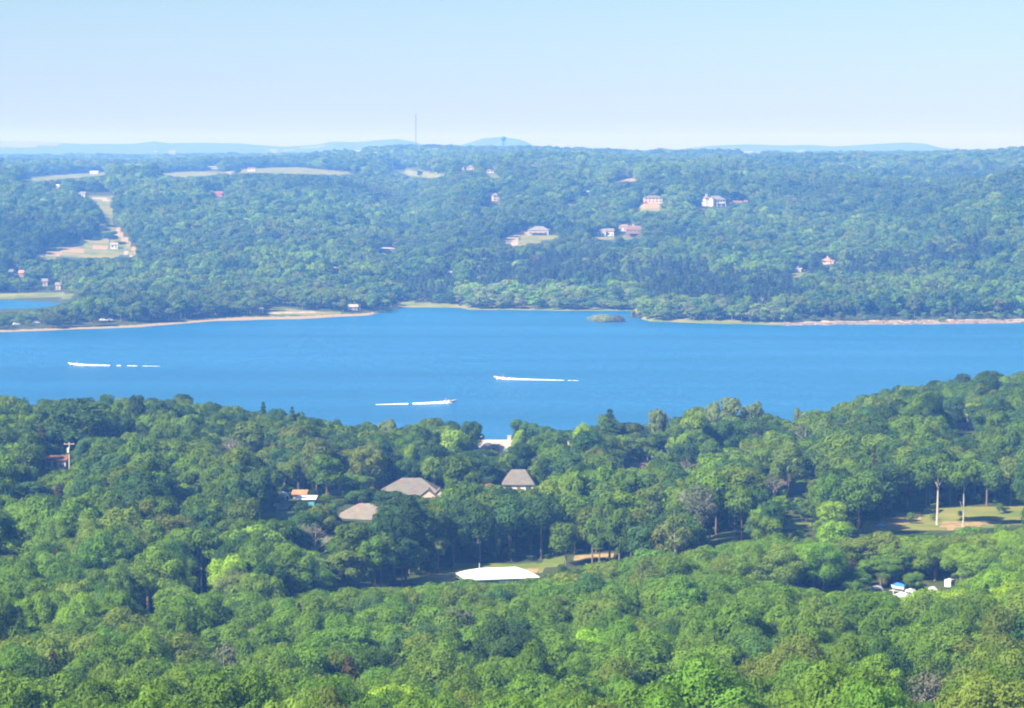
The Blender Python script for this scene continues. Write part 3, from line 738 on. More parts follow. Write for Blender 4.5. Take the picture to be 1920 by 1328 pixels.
# terraces running off to its right
for (px, y, w, lb) in ((1383, 381, 18, "tan stone terrace wall right of the white mansion"), (1398, 380, 8, "short tan terrace wall, farther right of the white mansion"), (1370, 384, 8, "low tan garden wall touching the white mansion's right side")):
    Dw, _ = depth_at(px, y); X, Y, Z = at_dist(px, Dw); ww = w / F * Dw
    m_ = MB().box(-ww/2, ww/2, -.4, .4, -2, 1.5)
    for k in range(5): m_.box(-ww/2 + ww*k/5 + .2, -ww/2 + ww*k/5 + .9, -.46, .46, 1.502, 2.0)
    o = m_.build("terrace_wall", wm("tan")); o.location = (X, Y, Z); tag(o, lb, "wall")
    protect([(px - w/2, y - 9), (px + w/2, y - 9), (px + w/2, y - 1), (px - w/2, y - 1)], Y)
    BLOCK.append((X, Y, ww/2 + 1))

# --- town buildings on the distant plain
k_ = 0
for (px, y, wpx, hm, lb) in ((294, 286, 5, 16, "white grain tower standing up from the distant blue plain"), (325, 285, 12, 6, "long white shed on the distant plain at left"),
        (514, 283, 14, 9, "white warehouse before the distant hills, leftmost of the group"), (536, 284, 8, 7, "white warehouse before the distant hills, middle of the group"),
        (549, 283, 6, 8, "small white warehouse, right end of the distant group"), (672, 284, 12, 5, "pale low shed below the distant left ridge"),
        (1402, 286, 16, 6, "white row building on the distant right plain"), (1422, 287, 9, 5, "small white building right of the distant row building"),
        (1500, 284, 10, 5, "pale barn far out under the right ridge")):
    Dp = 8600 if px < 700 else 9600
    X = (px - 960) / F * Dp; Z = float(ground(X, Dp)); w = wpx / F * Dp
    s = (y - 664) / F; tt = (s + TP) / (1 - s * TP); ztop = CAMZ - tt * Dp
    hh = ztop - Z + 1.5
    t = thing("warehouse", lb, "building", (X, Dp, Z))
    MB().box(-w/2, w/2, -8, 8, -3, hh).build("wall", wm("grey"), t)
    mb = roof_mesh(w, 16, hh + .01, 2.2, 'gable', 0.8); mb.build("roof", rm("pale"), t)
    for q in range(3): MB().box(-w*.35 + w*.3*q - .9, -w*.35 + w*.3*q + .9, -8.06, -8.0, hh - 4.2, hh - 1.2).build("window", M_GLASS, t)
    protect([(px - wpx/2, y - 3), (px + wpx/2, y - 3), (px + wpx/2, y + 2), (px - wpx/2, y + 2)], Dp)

# --- radio mast and water tower on the skyline
def at_top(px, ytop, D):
    s = (ytop - 664) / F; t = (s + TP) / (1 - s * TP)
    X = (px - 960) / F * D
    return X, D, float(ground(X, D)), CAMZ - t * D
X, Y, g, zt = at_top(780, 213, 6000)
M_STEEL = plain("painted_steel", (0.22, 0.2, 0.22), 0.6, 0.1)
mt = thing("radio_mast", "thin lattice radio mast rising above the distant ridge left of centre", "radio mast", (X, Y, g))
H = zt - g
mb = MB(); q = 1.0
leg = [(q, 0), (-q/2, q*.87), (-q/2, -q*.87)]
for (a, b) in leg: mb.tube([(a, b, 0), (a, b, H)], [.34, .34], 4)
n = int(H / 2)
for i in range(n):
    for k in range(3):
        a, b = leg[k]; c, d = leg[(k+1) % 3]
        mb.tube([(a, b, i*2), (c, d, i*2+2)], [.2, .2], 3)
mb.build("lattice", M_STEEL, mt)
MB().tube([(0, 0, H - 1), (0, 0, H + 4)], [.14, .08], 5).build("antenna", M_STEEL, mt)
for k in range(3):
    a = 2 * math.pi * k / 3
    MB().tube([(0, 0, H * .9), (H*.45*math.cos(a), H*.45*math.sin(a), -1)], [.05, .05], 3).build("guy_wire", M_STEEL, mt)
X, Y, g, zt = at_top(944, 256, 5300)
wt = thing("water_tower", "blue water tower on a slim stem in front of the distant round hill", "water tower", (X, Y, g))
H = zt - g; M_TANK = plain("tank_blue", (0.04, 0.16, 0.26), 0.5, 0.08)
MB().tube([(0,0,-2),(0,0,2),(0,0,4),(0,0,H-7.5)], [2.4,2.2,1.1,1.0], 14).build("stem", M_TANK, wt, True)
MB().tube([(0,0,H-8),(0,0,H-6.6),(0,0,H-4.2),(0,0,H-2.4),(0,0,H-.8),(0,0,H)], [1.1,3.2,4.7,4.8,3.4,.3], 18).build("tank", M_TANK, wt, True)
MB().tube([(0,0,H),(0,0,H+1.4)], [.3,.25], 8).build("vent", M_TANK, wt)
for k in range(4):
    a = math.pi/4 + k*math.pi/2
    MB().tube([(4.2*math.cos(a),4.2*math.sin(a),-2),(4.2*math.cos(a),4.2*math.sin(a),H-4.4)], [.22,.22], 5).build("leg", M_TANK, wt)
protect([(938, 256), (950, 256), (950, 280), (938, 280)], Y)

# --- utility pole at left
X, Y, g, zt = at_top(126, 829, 835)
pl = thing("utility_pole", "wooden utility pole with crossarm and grey transformer beside the rust roofed cabin", "utility pole", (X, Y, g))
H = zt - g
M_POLE = plain("pole_wood", (0.42, 0.36, 0.30), 0.9, 0.15)
MB().tube([(0,0,-1),(0,0,H)], [.26,.2], 8).build("pole", M_POLE, pl)
MB().box(-1.5,1.5,-.3,-.18,H-.7,H-.45).build("crossarm", M_POLE, pl)
MB().tube([(-.15,-.5,H-3.1),(-.15,-.5,H-3.0),(-.15,-.5,H-1.7),(-.15,-.5,H-1.6)], [.2,.42,.42,.2], 10).build("transformer", plain("galvanised", (.62,.63,.63), .5, .05), pl)
for x in (-1.3, 0, 1.3):
    MB().tube([(x,-.24,H-.45),(x,-.24,H-.15)], [.07,.1], 6).build("insulator", M_TRIM, pl)
protect([(119, 829), (133, 829), (132, 866), (120, 866)], Y + 1); BLOCK.append((X, Y, 3))

# --- vehicles and boats parked on land
def camper(label, px, y, D, L=6.0, rot=0, body="white", stripe="red", name="camper", cat="camper", vis=None):
    X, Y, g = at_dist(px, D)
    s = (y - 664) / F; t_ = (s + TP) / (1 - s * TP); zt = CAMZ - t_ * D
    z0 = max(g, zt - 2.6)
    t = thing(name, label, cat, (X, Y, z0 - 0.02), math.radians(rot))
    h = 2.9; w = 1.15
    prof = [(-L/2, .55), (L/2 - .5, .55), (L/2, 1.1), (L/2 - .15, 2.3), (L/2 - .7, h), (-L/2 + .3, h), (-L/2, h - .35)]
    n = len(prof); vs = [(x, -w, z) for x, z in prof] + [(x, w, z) for x, z in prof]
    fs = [tuple(range(n)), tuple(range(2*n - 1, n - 1, -1))] + [(i, i + n, (i+1) % n + n, (i+1) % n) for i in range(n)]
    MB().add(vs, fs).build("body", wm(body), t)
    MB().box(-L/2 + .1, L/2 - .6, -w - .012, -w + .01, 1.0, 1.18).build("stripe", plain("stripe_" + stripe, {"red": (.6,.06,.03), "blue": (.05,.2,.6)}[stripe], .5, .05), t)
    for x in (-L*.28, L*.05): MB().box(x-.45, x+.45, -w-.02, -w+.01, 1.55, 2.2).build("window", M_GLASS, t)
    MB().box(L*.2, L*.2+.65, -w-.015, -w+.01, .6, 2.35).build("door", M_TRIM, t)
    MB().box(-.5, .4, -.4, .4, h+.002, h+.3).build("roof_unit", M_TRIM, t)
    for x in (-L*.25, L*.28):
        for yy in (-w + .05, w - .3):
            MB().tube([(x, yy, .36), (x, yy + .24, .36)], [.36, .36], 14).build("wheel", plain("rubber", (.02,.02,.02), .9, .1), t)
    if z0 > g + .1: MB().box(-L*.4, L*.4, -w*.8, w*.8, g - z0 - .3, .0).build("pad", wm("stone"), t)
    t.scale = (.68, .68, .68)
    hw = L / 2 / D * F * abs(math.cos(math.radians(rot))) + 2
    v = vis or (px - hw, y - 1, px + hw, y + 12)
    protect([(v[0], v[1]), (v[2], v[1]), (v[2], v[3]), (v[0], v[3])], Y); BLOCK.append((X, Y, 4))
    return t

def hull_mb(L, B, H):
    st = [(-.5, .86, 0.0, .92), (-.25, .98, 0.0, .95), (0.0, 1.0, 0.02, .97), (.22, .86, .08, 1.0), (.38, .52, .25, 1.06), (.5, .04, .7, 1.14)]
    vs = []
    for fx, fb, kz, tz in st:
        x = fx * L; b = fb * B / 2
        vs += [(x, -b, tz*H), (x, -b*.82, (kz + .42)*H if fx < .45 else tz*H*.93), (x, 0, kz*H), (x, b*.82, (kz + .42)*H if fx < .45 else tz*H*.93), (x, b, tz*H)]
    fs = []
    for i in range(len(st) - 1):
        for k in range(4): fs.append((i*5+k, i*5+k+1, (i+1)*5+k+1, (i+1)*5+k))
        # side decks and well
        fs.append((i*5, (i+1)*5, (i+1)*5+4, i*5+4))
    fs.append((4, 3, 2, 1, 0))
    return MB().add(vs, fs)

def boat(label, X, Y, z, rz, L=5.8, cover=None, pitch=0.0, group=None, name="motorboat", trailer=False, hullc="white"):
    t = thing(name, label, "boat", (X, Y, z), rz, group)
    t.rotation_euler = (0, -pitch, rz)
    B, H = L * .36, 1.0
    hull_mb(L, B, H).build("hull", wm(hullc), t)
    if cover:
        c = MB(); c.tube([(-L*.48, 0, H*.9), (-L*.2, 0, H*1.05), (L*.1, 0, H*1.2), (L*.45, 0, H*1.05)], [B*.36, B*.46, B*.40, .06], 12)
        c.build("cover", plain("tarp_" + cover, {"blue": (.04,.18,.75), "white": (.8,.8,.78)}[cover], .7, .08), t)
    else:
        ws = MB(); ws.add([(L*.10,-B*.36,H+.0),(L*.16,0,H+.0),(L*.10,B*.36,H+.0),(L*.02,-B*.33,H+.62),(L*.07,0,H+.66),(L*.02,B*.33,H+.62),
                           (L*.09,-B*.36,H+.0),(L*.15,0,H+.0),(L*.09,B*.36,H+.0),(L*.01,-B*.33,H+.62),(L*.06,0,H+.66),(L*.01,B*.33,H+.62)],
                          [(0,1,4,3),(1,2,5,4),(6,9,10,7),(7,10,11,8),(3,4,10,9),(4,5,11,10),(0,3,9,6),(2,8,11,5)])
        ws.build("windshield", M_GLASS, t)
        MB().box(-L*.05, L*.02, -B*.34, B*.34, H*.98, H+.35).build("seat", plain("seat_vinyl", (.5,.42,.36), .6, .1), t)
        MB().box(-L*.34, -L*.24, -B*.38, B*.38, H*.95, H+.32).build("seat", plain("seat_vinyl", (.5,.42,.36), .6, .1), t)
        MB().tube([(-L*.28,-B*.42,H),(-L*.2,-B*.42,H+1.3),(-L*.2,B*.42,H+1.3),(-L*.28,B*.42,H)], [.04,.04,.04,.04], 6).build("tow_arch", M_TRIM, t)
    m = MB(); m.box(-L*.57, -L*.505, -.22, .22, H*.75, H*1.25); m.box(-L*.56, -L*.52, -.08, .08, -.1, H*.748)
    m.build("outboard_motor", plain("motor_black", (.03,.03,.035), .4, .1), t)
    return t

camper("white camper between trees, leftmost of the parked vehicles at lower right", 1645, 1099, 618, 3.2, 20, vis=(1636, 1099, 1654, 1107))
camper("white camper with a red edge, right of the blue tarp", 1708, 1100, 616, 3.0, -35, vis=(1698, 1100, 1716, 1110))
camper("small white and red trailer in bright leaves below the field", 1750, 1105, 614, 2.4, 12, vis=(1743, 1105, 1755, 1111), name="trailer", cat="trailer")
camper("pale camper van, farthest right of the parked vehicles", 1781, 1091, 620, 2.8, 50, stripe="blue", vis=(1774, 1091, 1788, 1100))
X, Y, g = at_dist(1684, 615)
def zpix(y, D):
    s = (y - 664) / F; t = (s + TP) / (1 - s * TP); return CAMZ - t * D
def parked_boat(label, px, y, D, rz, L, cover, vis, name="covered_boat"):
    X, Y, g = at_dist(px, D); z = max(g + .5, zpix(y, D) - 1.3)
    t = boat(label, X, Y, z, rz, L, cover, name=name)
    tr = MB(); tr.box(-L*.45, L*.55, -.5, -.4, -.15, -.02); tr.box(-L*.45, L*.55, .4, .5, -.15, -.02)
    for x in (-L*.3, L*.2): tr.box(x-.1, x+.1, -.8, .8, g - z, -.152)
    tr.build("cradle", M_TRIM, t)
    protect([(vis[0], vis[1]), (vis[2], vis[1]), (vis[2], vis[3]), (vis[0], vis[3])], Y); BLOCK.append((X, Y, 3.5))
parked_boat("boat under a bright blue tarp between the white campers", 1684, 1096, 619, 2.4, 3.6, "blue", (1677, 1101, 1691, 1110))
parked_boat("small white boat lying in leaves just below the blue tarp", 1693, 1119, 606, 0.3, 4.6, "white", (1680, 1118, 1704, 1126))
parked_boat("white cabin boat parked on the lawn left of the teal shed", 533, 928, 795, 1.9, 6.5, "white", (526, 925, 543, 944))
X, Y, g = at_dist(1652, 745)
o = MB().tube([(-1.2,0,.25),(-.6,.1,.5),(.5,-.1,.45),(1.3,0,.2)], [.1,.45,.4,.1], 8).build("tarp_bundle", plain("tarp_paleblue", (.25,.5,.8), .7, .1))
o.location = (X, Y, g); tag(o, "small light blue tarp bundle lying in the shade of the mown slope", "tarp")
protect([(1647, 974), (1659, 974), (1659, 979), (1647, 979)], Y)
# cars and trailers on the left point and shore
def car(label, px, y, col, rz=0.2):
    X, Y, g = at(px, y)
    t = thing("parked_car", label, "car", (X, Y, g), rz)
    prof = [(-2.2,.35),(2.2,.35),(2.25,.75),(1.2,.95),(.6,1.45),(-1.2,1.48),(-1.9,1.0),(-2.25,.9)]
    n = len(prof); vs = [(x,-.85,z) for x,z in prof] + [(x,.85,z) for x,z in prof]
    MB().add(vs, [tuple(range(n)), tuple(range(2*n-1,n-1,-1))] + [(i,i+n,(i+1)%n+n,(i+1)%n) for i in range(n)]).build("body", plain("car_"+col, {"white":(.8,.8,.8),"red":(.5,.04,.03),"grey":(.4,.42,.45)}[col], .3, .04, spec=.6), t)
    MB().box(-1.1,.6,-.87,-.84,1.0,1.36).build("window", M_GLASS, t)
    for x in (-1.35,1.35):
        for yy in (-.88,.66): MB().tube([(x,yy,.33),(x,yy+.2,.33)],[.33,.33],12).build("wheel", plain("rubber",(.02,.02,.02),.9,.1), t)
    protect([(px-7,y-6),(px+7,y-6),(px+7,y),(px-7,y)], Y + 1); BLOCK.append((X, Y, 3))
car("white car parked under trees on the left point, left of the white camper row", 193, 603, "white")
car("grey car parked beside the white one under the trees of the left point", 207, 603, "grey", -.1)
car("white car at the very left end of the wooded point", 31, 611, "white", .4)
car("grey car in the shade at the left end of the wooded point", 69, 608, "grey", 0)
car("red car parked left of the long cream house above the earth bank", 1211, 382, "red", .1)

# --- three boats under way and their wakes
M_FOAM = plain("foam", (0.88, 0.90, 0.92), 0.9, 0.06, 3.0)
def wpt(px, py):
    D = y2d(py, 0); s = (py - 664) / F; t = (s + TP) / (1 - s * TP)
    return (px - 960) / F * D * (math.cos(PITCH) + math.sin(PITCH) * t), D
def under_way(blabel, wlabel, p0, pe, L, seed, gaps):
    X0, Y0 = wpt(*p0); X1, Y1 = wpt(*pe)
    d = Vector((X1 - X0, Y1 - Y0)); Lw = d.length; d.normalize(); nrm = Vector((-d.y, d.x))
    rz = math.atan2(-d.y, -d.x)
    boat(blabel, X0, Y0, 0.05, rz, L, None, pitch=math.radians(5))
    rr = random.Random(seed)
    mb = MB(); n = 150; prev = None
    for i in range(n + 1):
        f = i / n; dist = L * .1 + f * (Lw - L * .1)
        alive = 1.0
        for a, b in gaps:
            if a < f < b: alive = 0.0
        w = (1.0 + 2.0 * min(1, dist / 12) - 2.2 * f) * (0.75 + .5 * rr.random()) 
        h = (0.75 * math.exp(-dist / 14) + 0.10 * (1 - f) ** 1.5) * (0.6 + .8 * rr.random()) + .05
        c = Vector((X0, Y0)) + d * dist + nrm * (rr.random() - .5) * .5
        w = max(w * .8, .22)
        row = [(c + nrm * w, .02), (c + nrm * w * .55, h * .75), (c, h), (c - nrm * w * .55, h * .75), (c - nrm * w, .02)]
        row = [(v.x, v.y, z + .01) for v, z in row]
        if alive and prev is not None:
            b = len(mb.v); mb.v += prev + row
            for k in range(4): mb.f.append((b+k, b+k+1, b+5+k+1, b+5+k))
        prev = row if alive and rr.random() > (.0 if f < .7 else .04) else None
    # spray at the bow shoulders
    for s_ in (-1, 1):
        for k in range(26):
            q = Vector((X0, Y0)) + d * rr.uniform(-L*.25, L*.7) + nrm * s_ * rr.uniform(.9, 1.7)
            z = rr.uniform(.05, .75); r_ = rr.uniform(.10, .28)
            mb.add([(q.x-r_, q.y, z), (q.x+r_, q.y-r_*.6, z), (q.x, q.y+r_, z), (q.x, q.y, z+r_*1.3)], [(0,2,1),(0,1,3),(1,2,3),(2,0,3)])
    o = mb.build("boat_wake", M_FOAM); tag(o, wlabel, kind="stuff")
    # low swell spreading astern
    for sgn, spread in ((1, .035), (-1, .03)):
        sw = MB(); pr = None; n2 = 90
        for i in range(n2 + 1):
            f = i / n2; dist = 6 + f * (Lw * 3.4)
            c = Vector((X0, Y0)) + d * dist + nrm * sgn * (3.2 + dist * spread)
            h = min(.16, .03 + dist * .0022) * (1 - f) * (.9 + .2 * math.sin(i * 1.7 + seed)) + .01
            row = [(c.x + nrm.x*q, c.y + nrm.y*q, z) for q, z in ((-2.6, -.02), (-1.0, h*.7), (0, h), (1.0, h*.7), (2.6, -.02))]
            if pr:
                b = len(sw.v); sw.v += pr + row
                for k in range(4): sw.f.append((b+k, b+k+1, b+5+k+1, b+5+k))
            pr = row
        o = sw.build("swell", M_WATER, None, True); tag(o, "low swell running astern of a motorboat", kind="structure")
under_way("white motorboat racing left at the far left of the lake", "bright foam wake of the leftmost motorboat, breaking up to the right", (138, 685), (300, 687), 6.0, 4, [(.42,.5),(.55,.62),(.74,.8)])
under_way("white motorboat heading left in the middle of the lake", "long thin foam wake trailing right behind the middle motorboat", (937, 711), (1085, 714), 6.0, 9, [(.82,.86)])
under_way("white motorboat heading right, nearest the wooded near shore", "foam wake trailing left behind the nearest motorboat", (843, 756), (704, 759), 6.4, 15, [(.5,.56)])
# ------------------------------------------------------------------ trees
def quads(C, Nn, size, rg, elong=1.0):
    """irregular four-cornered leaf sprays at points C facing Nn"""
    n = len(C)
    t = rg.normal(size=(n, 3)); a = np.cross(Nn, t); a /= np.linalg.norm(a, axis=1)[:, None] + 1e-9
    b = np.cross(Nn, a)
    s = size * rg.uniform(0.55, 1.25, n)[:, None]
    k = lambda: rg.uniform(0.55, 1.0, n)[:, None]
    cup = Nn * s * 0.22
    V = np.stack([C - a*s*k()*elong - cup, C - b*s*k(), C + a*s*k()*elong - cup, C + b*s*k()], 1) 
    return V.reshape(-1, 3)
def unit(rg, n):
    v = rg.normal(size=(n, 3)); return v / np.linalg.norm(v, axis=1)[:, None]

def crown_broad(seed, H, Rd, nl, nq, size, base=0.22, top=1.0, lobe=0.40, jit=0.55):
    rg = np.random.default_rng(seed)
    cz = H * (base + top) / 2; hz = H * (top - base) / 2
    d = unit(rg, nl * 3); d = d[d[:, 2] > -0.75][:nl]; nl = len(d)
    rad = rg.uniform(0.5, 0.80, nl)
    ax = rg.uniform(0.82, 1.12, 2)
    lc = np.stack([d[:,0]*Rd*rad*ax[0], d[:,1]*Rd*rad*ax[1], cz + d[:,2]*hz*rad], 1)
    lc = np.vstack([lc, [[0, 0, cz + hz*.35]]])
    lr = Rd * rg.uniform(lobe*0.7, lobe*1.2, nl + 1); lr[-1] = Rd * .5
    wts = lr ** 2 / (lr ** 2).sum()
    which = rg.choice(nl + 1, nq, p=wts)
    u = unit(rg, nq)
    u[:, 2] = np.where((u[:, 2] < -0.2) & (rg.random(nq) < .6), -u[:, 2], u[:, 2])
    r = lr[which] * rg.uniform(0.82, 1.06, nq) * (1 + 0.16 * np.sin(u[:,0]*5 + which) * np.sin(u[:,1]*6 + which*2))
    P = lc[which] + u * r[:, None] * np.array([1, 1, .85])
    P[:, 2] = np.maximum(P[:, 2], H * base * .6)
    Nn = u + rg.normal(size=(nq, 3)) * jit * .5; Nn /= np.linalg.norm(Nn, axis=1)[:, None]
    return quads(P, Nn, size, rg)

def crown_conifer(seed, H, Rd, nq, size, base=0.1, power=0.8, tiers=12):
    rg = np.random.default_rng(seed)
    f = rg.random(nq) ** 1.25
    tier = np.floor(f * tiers) / tiers + rg.uniform(0, .5 / tiers, nq)
    z = H * (base + (1 - base) * tier)
    a = rg.uniform(0, 2*np.pi, nq)
    env = Rd * (1 - tier) ** power * (0.8 + .22 * np.sin(a * 5 + np.floor(f*tiers)*2.1) + .1*np.sin(a*9+seed))
    r = env * np.sqrt(rg.uniform(.25, 1.05, nq))
    P = np.stack([r*np.cos(a), r*np.sin(a), z - r*.22], 1)
    Nn = np.stack([np.cos(a)*.7, np.sin(a)*.7, np.full(nq, .75)], 1) + rg.normal(size=(nq, 3))*.35
    Nn /= np.linalg.norm(Nn, axis=1)[:, None]
    return quads(P, Nn, size, rg, 1.2)

def trunk_mb(seed, H, r, limbs=5, fork=0.35, spread=3.0, topf=.8, lean=.03, twigs=0):
    rr = random.Random(seed); mb = MB()
    lx, ly = rr.uniform(-1,1)*lean*H, rr.uniform(-1,1)*lean*H
    mb.tube([(0,0,-1.0),(0,0,.4),(lx*.4,ly*.4,H*fork),(lx*.8,ly*.8,H*.6),(lx,ly,H*topf)], [r*1.5,r*1.05,r*.75,r*.45,r*.12], 7)
    for k in range(limbs):
        a = 2*math.pi*(k + rr.random()*.6)/limbs; f = fork + (.6-fork)*rr.random()
        z0 = H*f; L = spread*rr.uniform(.6,1.1); zz = H*(f + rr.uniform(.18,.36))
        p0 = (lx*f, ly*f, z0); p1 = (lx*f + math.cos(a)*L*.5, ly*f + math.sin(a)*L*.5, (z0*.45+zz*.55)); p2 = (math.cos(a)*L, math.sin(a)*L, min(zz, H*.93))
        mb.tube([p0, p1, p2], [r*.45, r*.28, r*.07], 5)
        for q in range(twigs):
            b = a + rr.uniform(-1.1, 1.1); l2 = L*rr.uniform(.3,.6); s = p1 if q % 2 else ((p1[0]+p2[0])/2,(p1[1]+p2[1])/2,(p1[2]+p2[2])/2)
            e = (s[0]+math.cos(b)*l2, s[1]+math.sin(b)*l2, s[2]+l2*rr.uniform(.2,1.0))
            m_ = ((s[0]+e[0])/2+rr.uniform(-.2,.2), (s[1]+e[1])/2+rr.uniform(-.2,.2), (s[2]+e[2])/2)
            mb.tube([s, m_, e], [r*.2, r*.12, r*.04], 4)
            for q2 in range(2):
                e2 = (m_[0]+rr.uniform(-1,1)*l2*.5, m_[1]+rr.uniform(-1,1)*l2*.5, m_[2]+l2*rr.uniform(.2,.7))
                mb.tube([m_, e2], [r*.09, r*.03], 3)
    return mb

def crown_mesh(name, V):
    return mesh_np(name, V, np.arange(len(V)).reshape(-1, 4), M_LEAF)
def joined(name, V, mb, bark=None):
    nv = len(V); me = bpy.data.meshes.new(name)
    vs = np.vstack([V, np.array(mb.v)]); fs = [tuple(f) for f in np.arange(nv).reshape(-1, 4)] + [tuple(i + nv for i in f) for f in mb.f]
    me.from_pydata([tuple(v) for v in vs], [], fs); me.materials.append(M_LEAF); me.materials.append(bark or M_BARK)
    mi = np.zeros(len(fs), np.int32); mi[nv//4:] = 1
    me.polygons.foreach_set("material_index", mi); me.update(); return me

# templates: (crown vertices, trunk, height, radius)
NEAR, MIDT, FART, CONN, CONF = [], [], [], [], []
for i in range(9):
    H = [13, 14.5, 12, 15.5, 13.5, 11, 14, 12.5, 15][i]; Rd = [5.4, 5.8, 5.0, 5.6, 6.2, 4.6, 5.2, 5.8, 5.0][i]
    NEAR.append((crown_broad(100+i, H, Rd, [34, 40, 28, 44, 42, 26, 36, 32, 40][i], 15000, .195, base=.20, lobe=[.32,.30,.36,.28,.30,.36,.32,.34,.30][i]), trunk_mb(i, H, .24, 5, .3, Rd*.7), H, Rd))
for i in range(7):
    H = [13, 15, 12, 14, 16, 12.5, 14.5][i]; Rd = [4.4, 4.8, 4.6, 5.2, 4.4, 4.0, 4.6][i]
    MIDT.append((crown_broad(200+i, H, Rd, [22, 26, 18, 28, 24, 18, 30][i], 4600, .32, base=[.2,.28,.18,.25,.3,.2,.22][i], lobe=[.40,.36,.46,.36,.38,.44,.34][i]), trunk_mb(20+i, H, .24, 5, .3, Rd*.7), H, Rd))
for i in range(6):
    H = [12, 13.5, 11, 14, 12.5, 13][i]; Rd = [4.4, 4.9, 4.5, 4.4, 5.2, 4.0][i]
    FART.append((crown_broad(300+i, H, Rd, [12, 15, 10, 16, 17, 13][i], 1000, .62, base=.15, lobe=[.48,.44,.52,.42,.42,.48][i]), trunk_mb(40+i, H, .22, 3, .3, Rd*.6), H, Rd))
for i in range(3):
    H = [11, 13, 9.5][i]; Rd = [2.6, 3.0, 2.8][i]
    CONN.append((crown_conifer(400+i, H, Rd, 4200, .30, base=.06, power=[.75,.9,.6][i]), trunk_mb(60+i, H, .2, 2, .3, 1.0, .95), H, Rd))
for i in range(3):
    H = [16, 18, 14.5][i]; Rd = [2.6, 2.9, 2.5][i]
    CONF.append((crown_conifer(420+i, H, Rd, 520, .62, base=.35, power=.55, tiers=8), trunk_mb(70+i, H, .22, 2, .5, 1.0, .95), H, Rd))

PAL = {"mid": (.125,.215,.026), "bright": (.175,.285,.028), "olive": (.155,.215,.034), "dark": (.062,.12,.026), "teal": (.085,.17,.045),
       "lime": (.25,.38,.03), "brown": (.10,.085,.035), "grey": (.14,.16,.085), "pale": (.19,.25,.075), "pine": (.085,.13,.065)}
PALA = {k: np.array(v) for k, v in PAL.items()}
WORDS = {"mid": "mid green", "bright": "bright green", "olive": "olive green", "dark": "dark green", "teal": "blue green"}
def choose(X, Y, rg, w=None):
    """leaf colour of each tree: drifts over the wood, with its own chance on top"""
    n = len(X); a = fbm(X/55+3, Y/55, 2)*1.1 + rg.normal(size=n)*.42; b = fbm(X/80+40, Y/80+9, 2) + rg.normal(size=n)*.5
    nm = np.where(a > .55, "bright", np.where(a < -.6, "dark", "mid")).astype(object)
    nm = np.where((np.abs(a) < .55) & (b > .45), "olive", nm); nm = np.where((a < .4) & (b < -.5), "teal", nm)
    r = rg.random(n); nm = np.where(r > .988, "lime", nm); nm = np.where(r < .006, "grey", nm)
    return nm
def tint_of(nm, rg):
    c = np.array([PALA[k] for k in nm]); c = c * rg.uniform(.85, 1.18, (len(nm), 1)) * rg.uniform(.93, 1.07, (len(nm), 3)); return c

def jgrid(u0, u1, D0, D1, sp, rg):
    Xm = max(abs(u0-960), abs(u1-960))/F*D1
    xs = np.arange(-Xm, Xm, sp); ys = np.arange(D0, D1, sp*.87)
    Xg, Yg = np.meshgrid(xs, ys); Xg = Xg + (np.arange(len(ys)) % 2)[:, None]*sp*.5
    Xg = Xg + rg.uniform(-.42, .42, Xg.shape)*sp; Yg = Yg + rg.uniform(-.42, .42, Yg.shape)*sp
    X, Y = Xg.ravel(), Yg.ravel(); u = 960 + F*X/Y
    m = (u > u0) & (u < u1); return X[m], Y[m]
BL = np.array(BLOCK)
def free(X, Y, Z, H, Rd, slack=.8):
    """keeps trees off water, clearings, houses and out of the open sight lines"""
    ok = Z > .35
    u, D = ud(X, Y)
    px, py = proj(X, Y, Z)
    c = cover_of(px, py, D); ok &= (c[0] + c[1] + c[2]) < .5
    for bx, by, br in BL: ok &= (X - bx)**2 + (Y - by)**2 > (br + Rd*.35)**2
    gridp = [(a, c_) for c_ in (.3, .45, .6, .75, .9) for a in (-.85, -.62, -.4, -.2, 0, .2, .4, .62, .85)] 
    for fx, fz in gridp + [(0,1.0),(0,.8),(0,.6),(.7,.8),(-.7,.8),(.9,.6),(-.9,.6),(.45,.95),(-.45,.95),(0,.4),(0,.2),(.7,.4),(-.7,.4),(0,.05)]:
        qx, qy = proj(X + fx*Rd*slack, Y, Z + fz*H)
        ix = np.clip((qx/2).astype(int), 0, KW-1); iy = np.clip((qy/2).astype(int), 0, KH-1)
        inside = (qx >= 0) & (qx < 1920) & (qy >= 0) & (qy < 1328)
        ok &= ~(inside & (KEEP[iy, ix] > Y))
    return ok

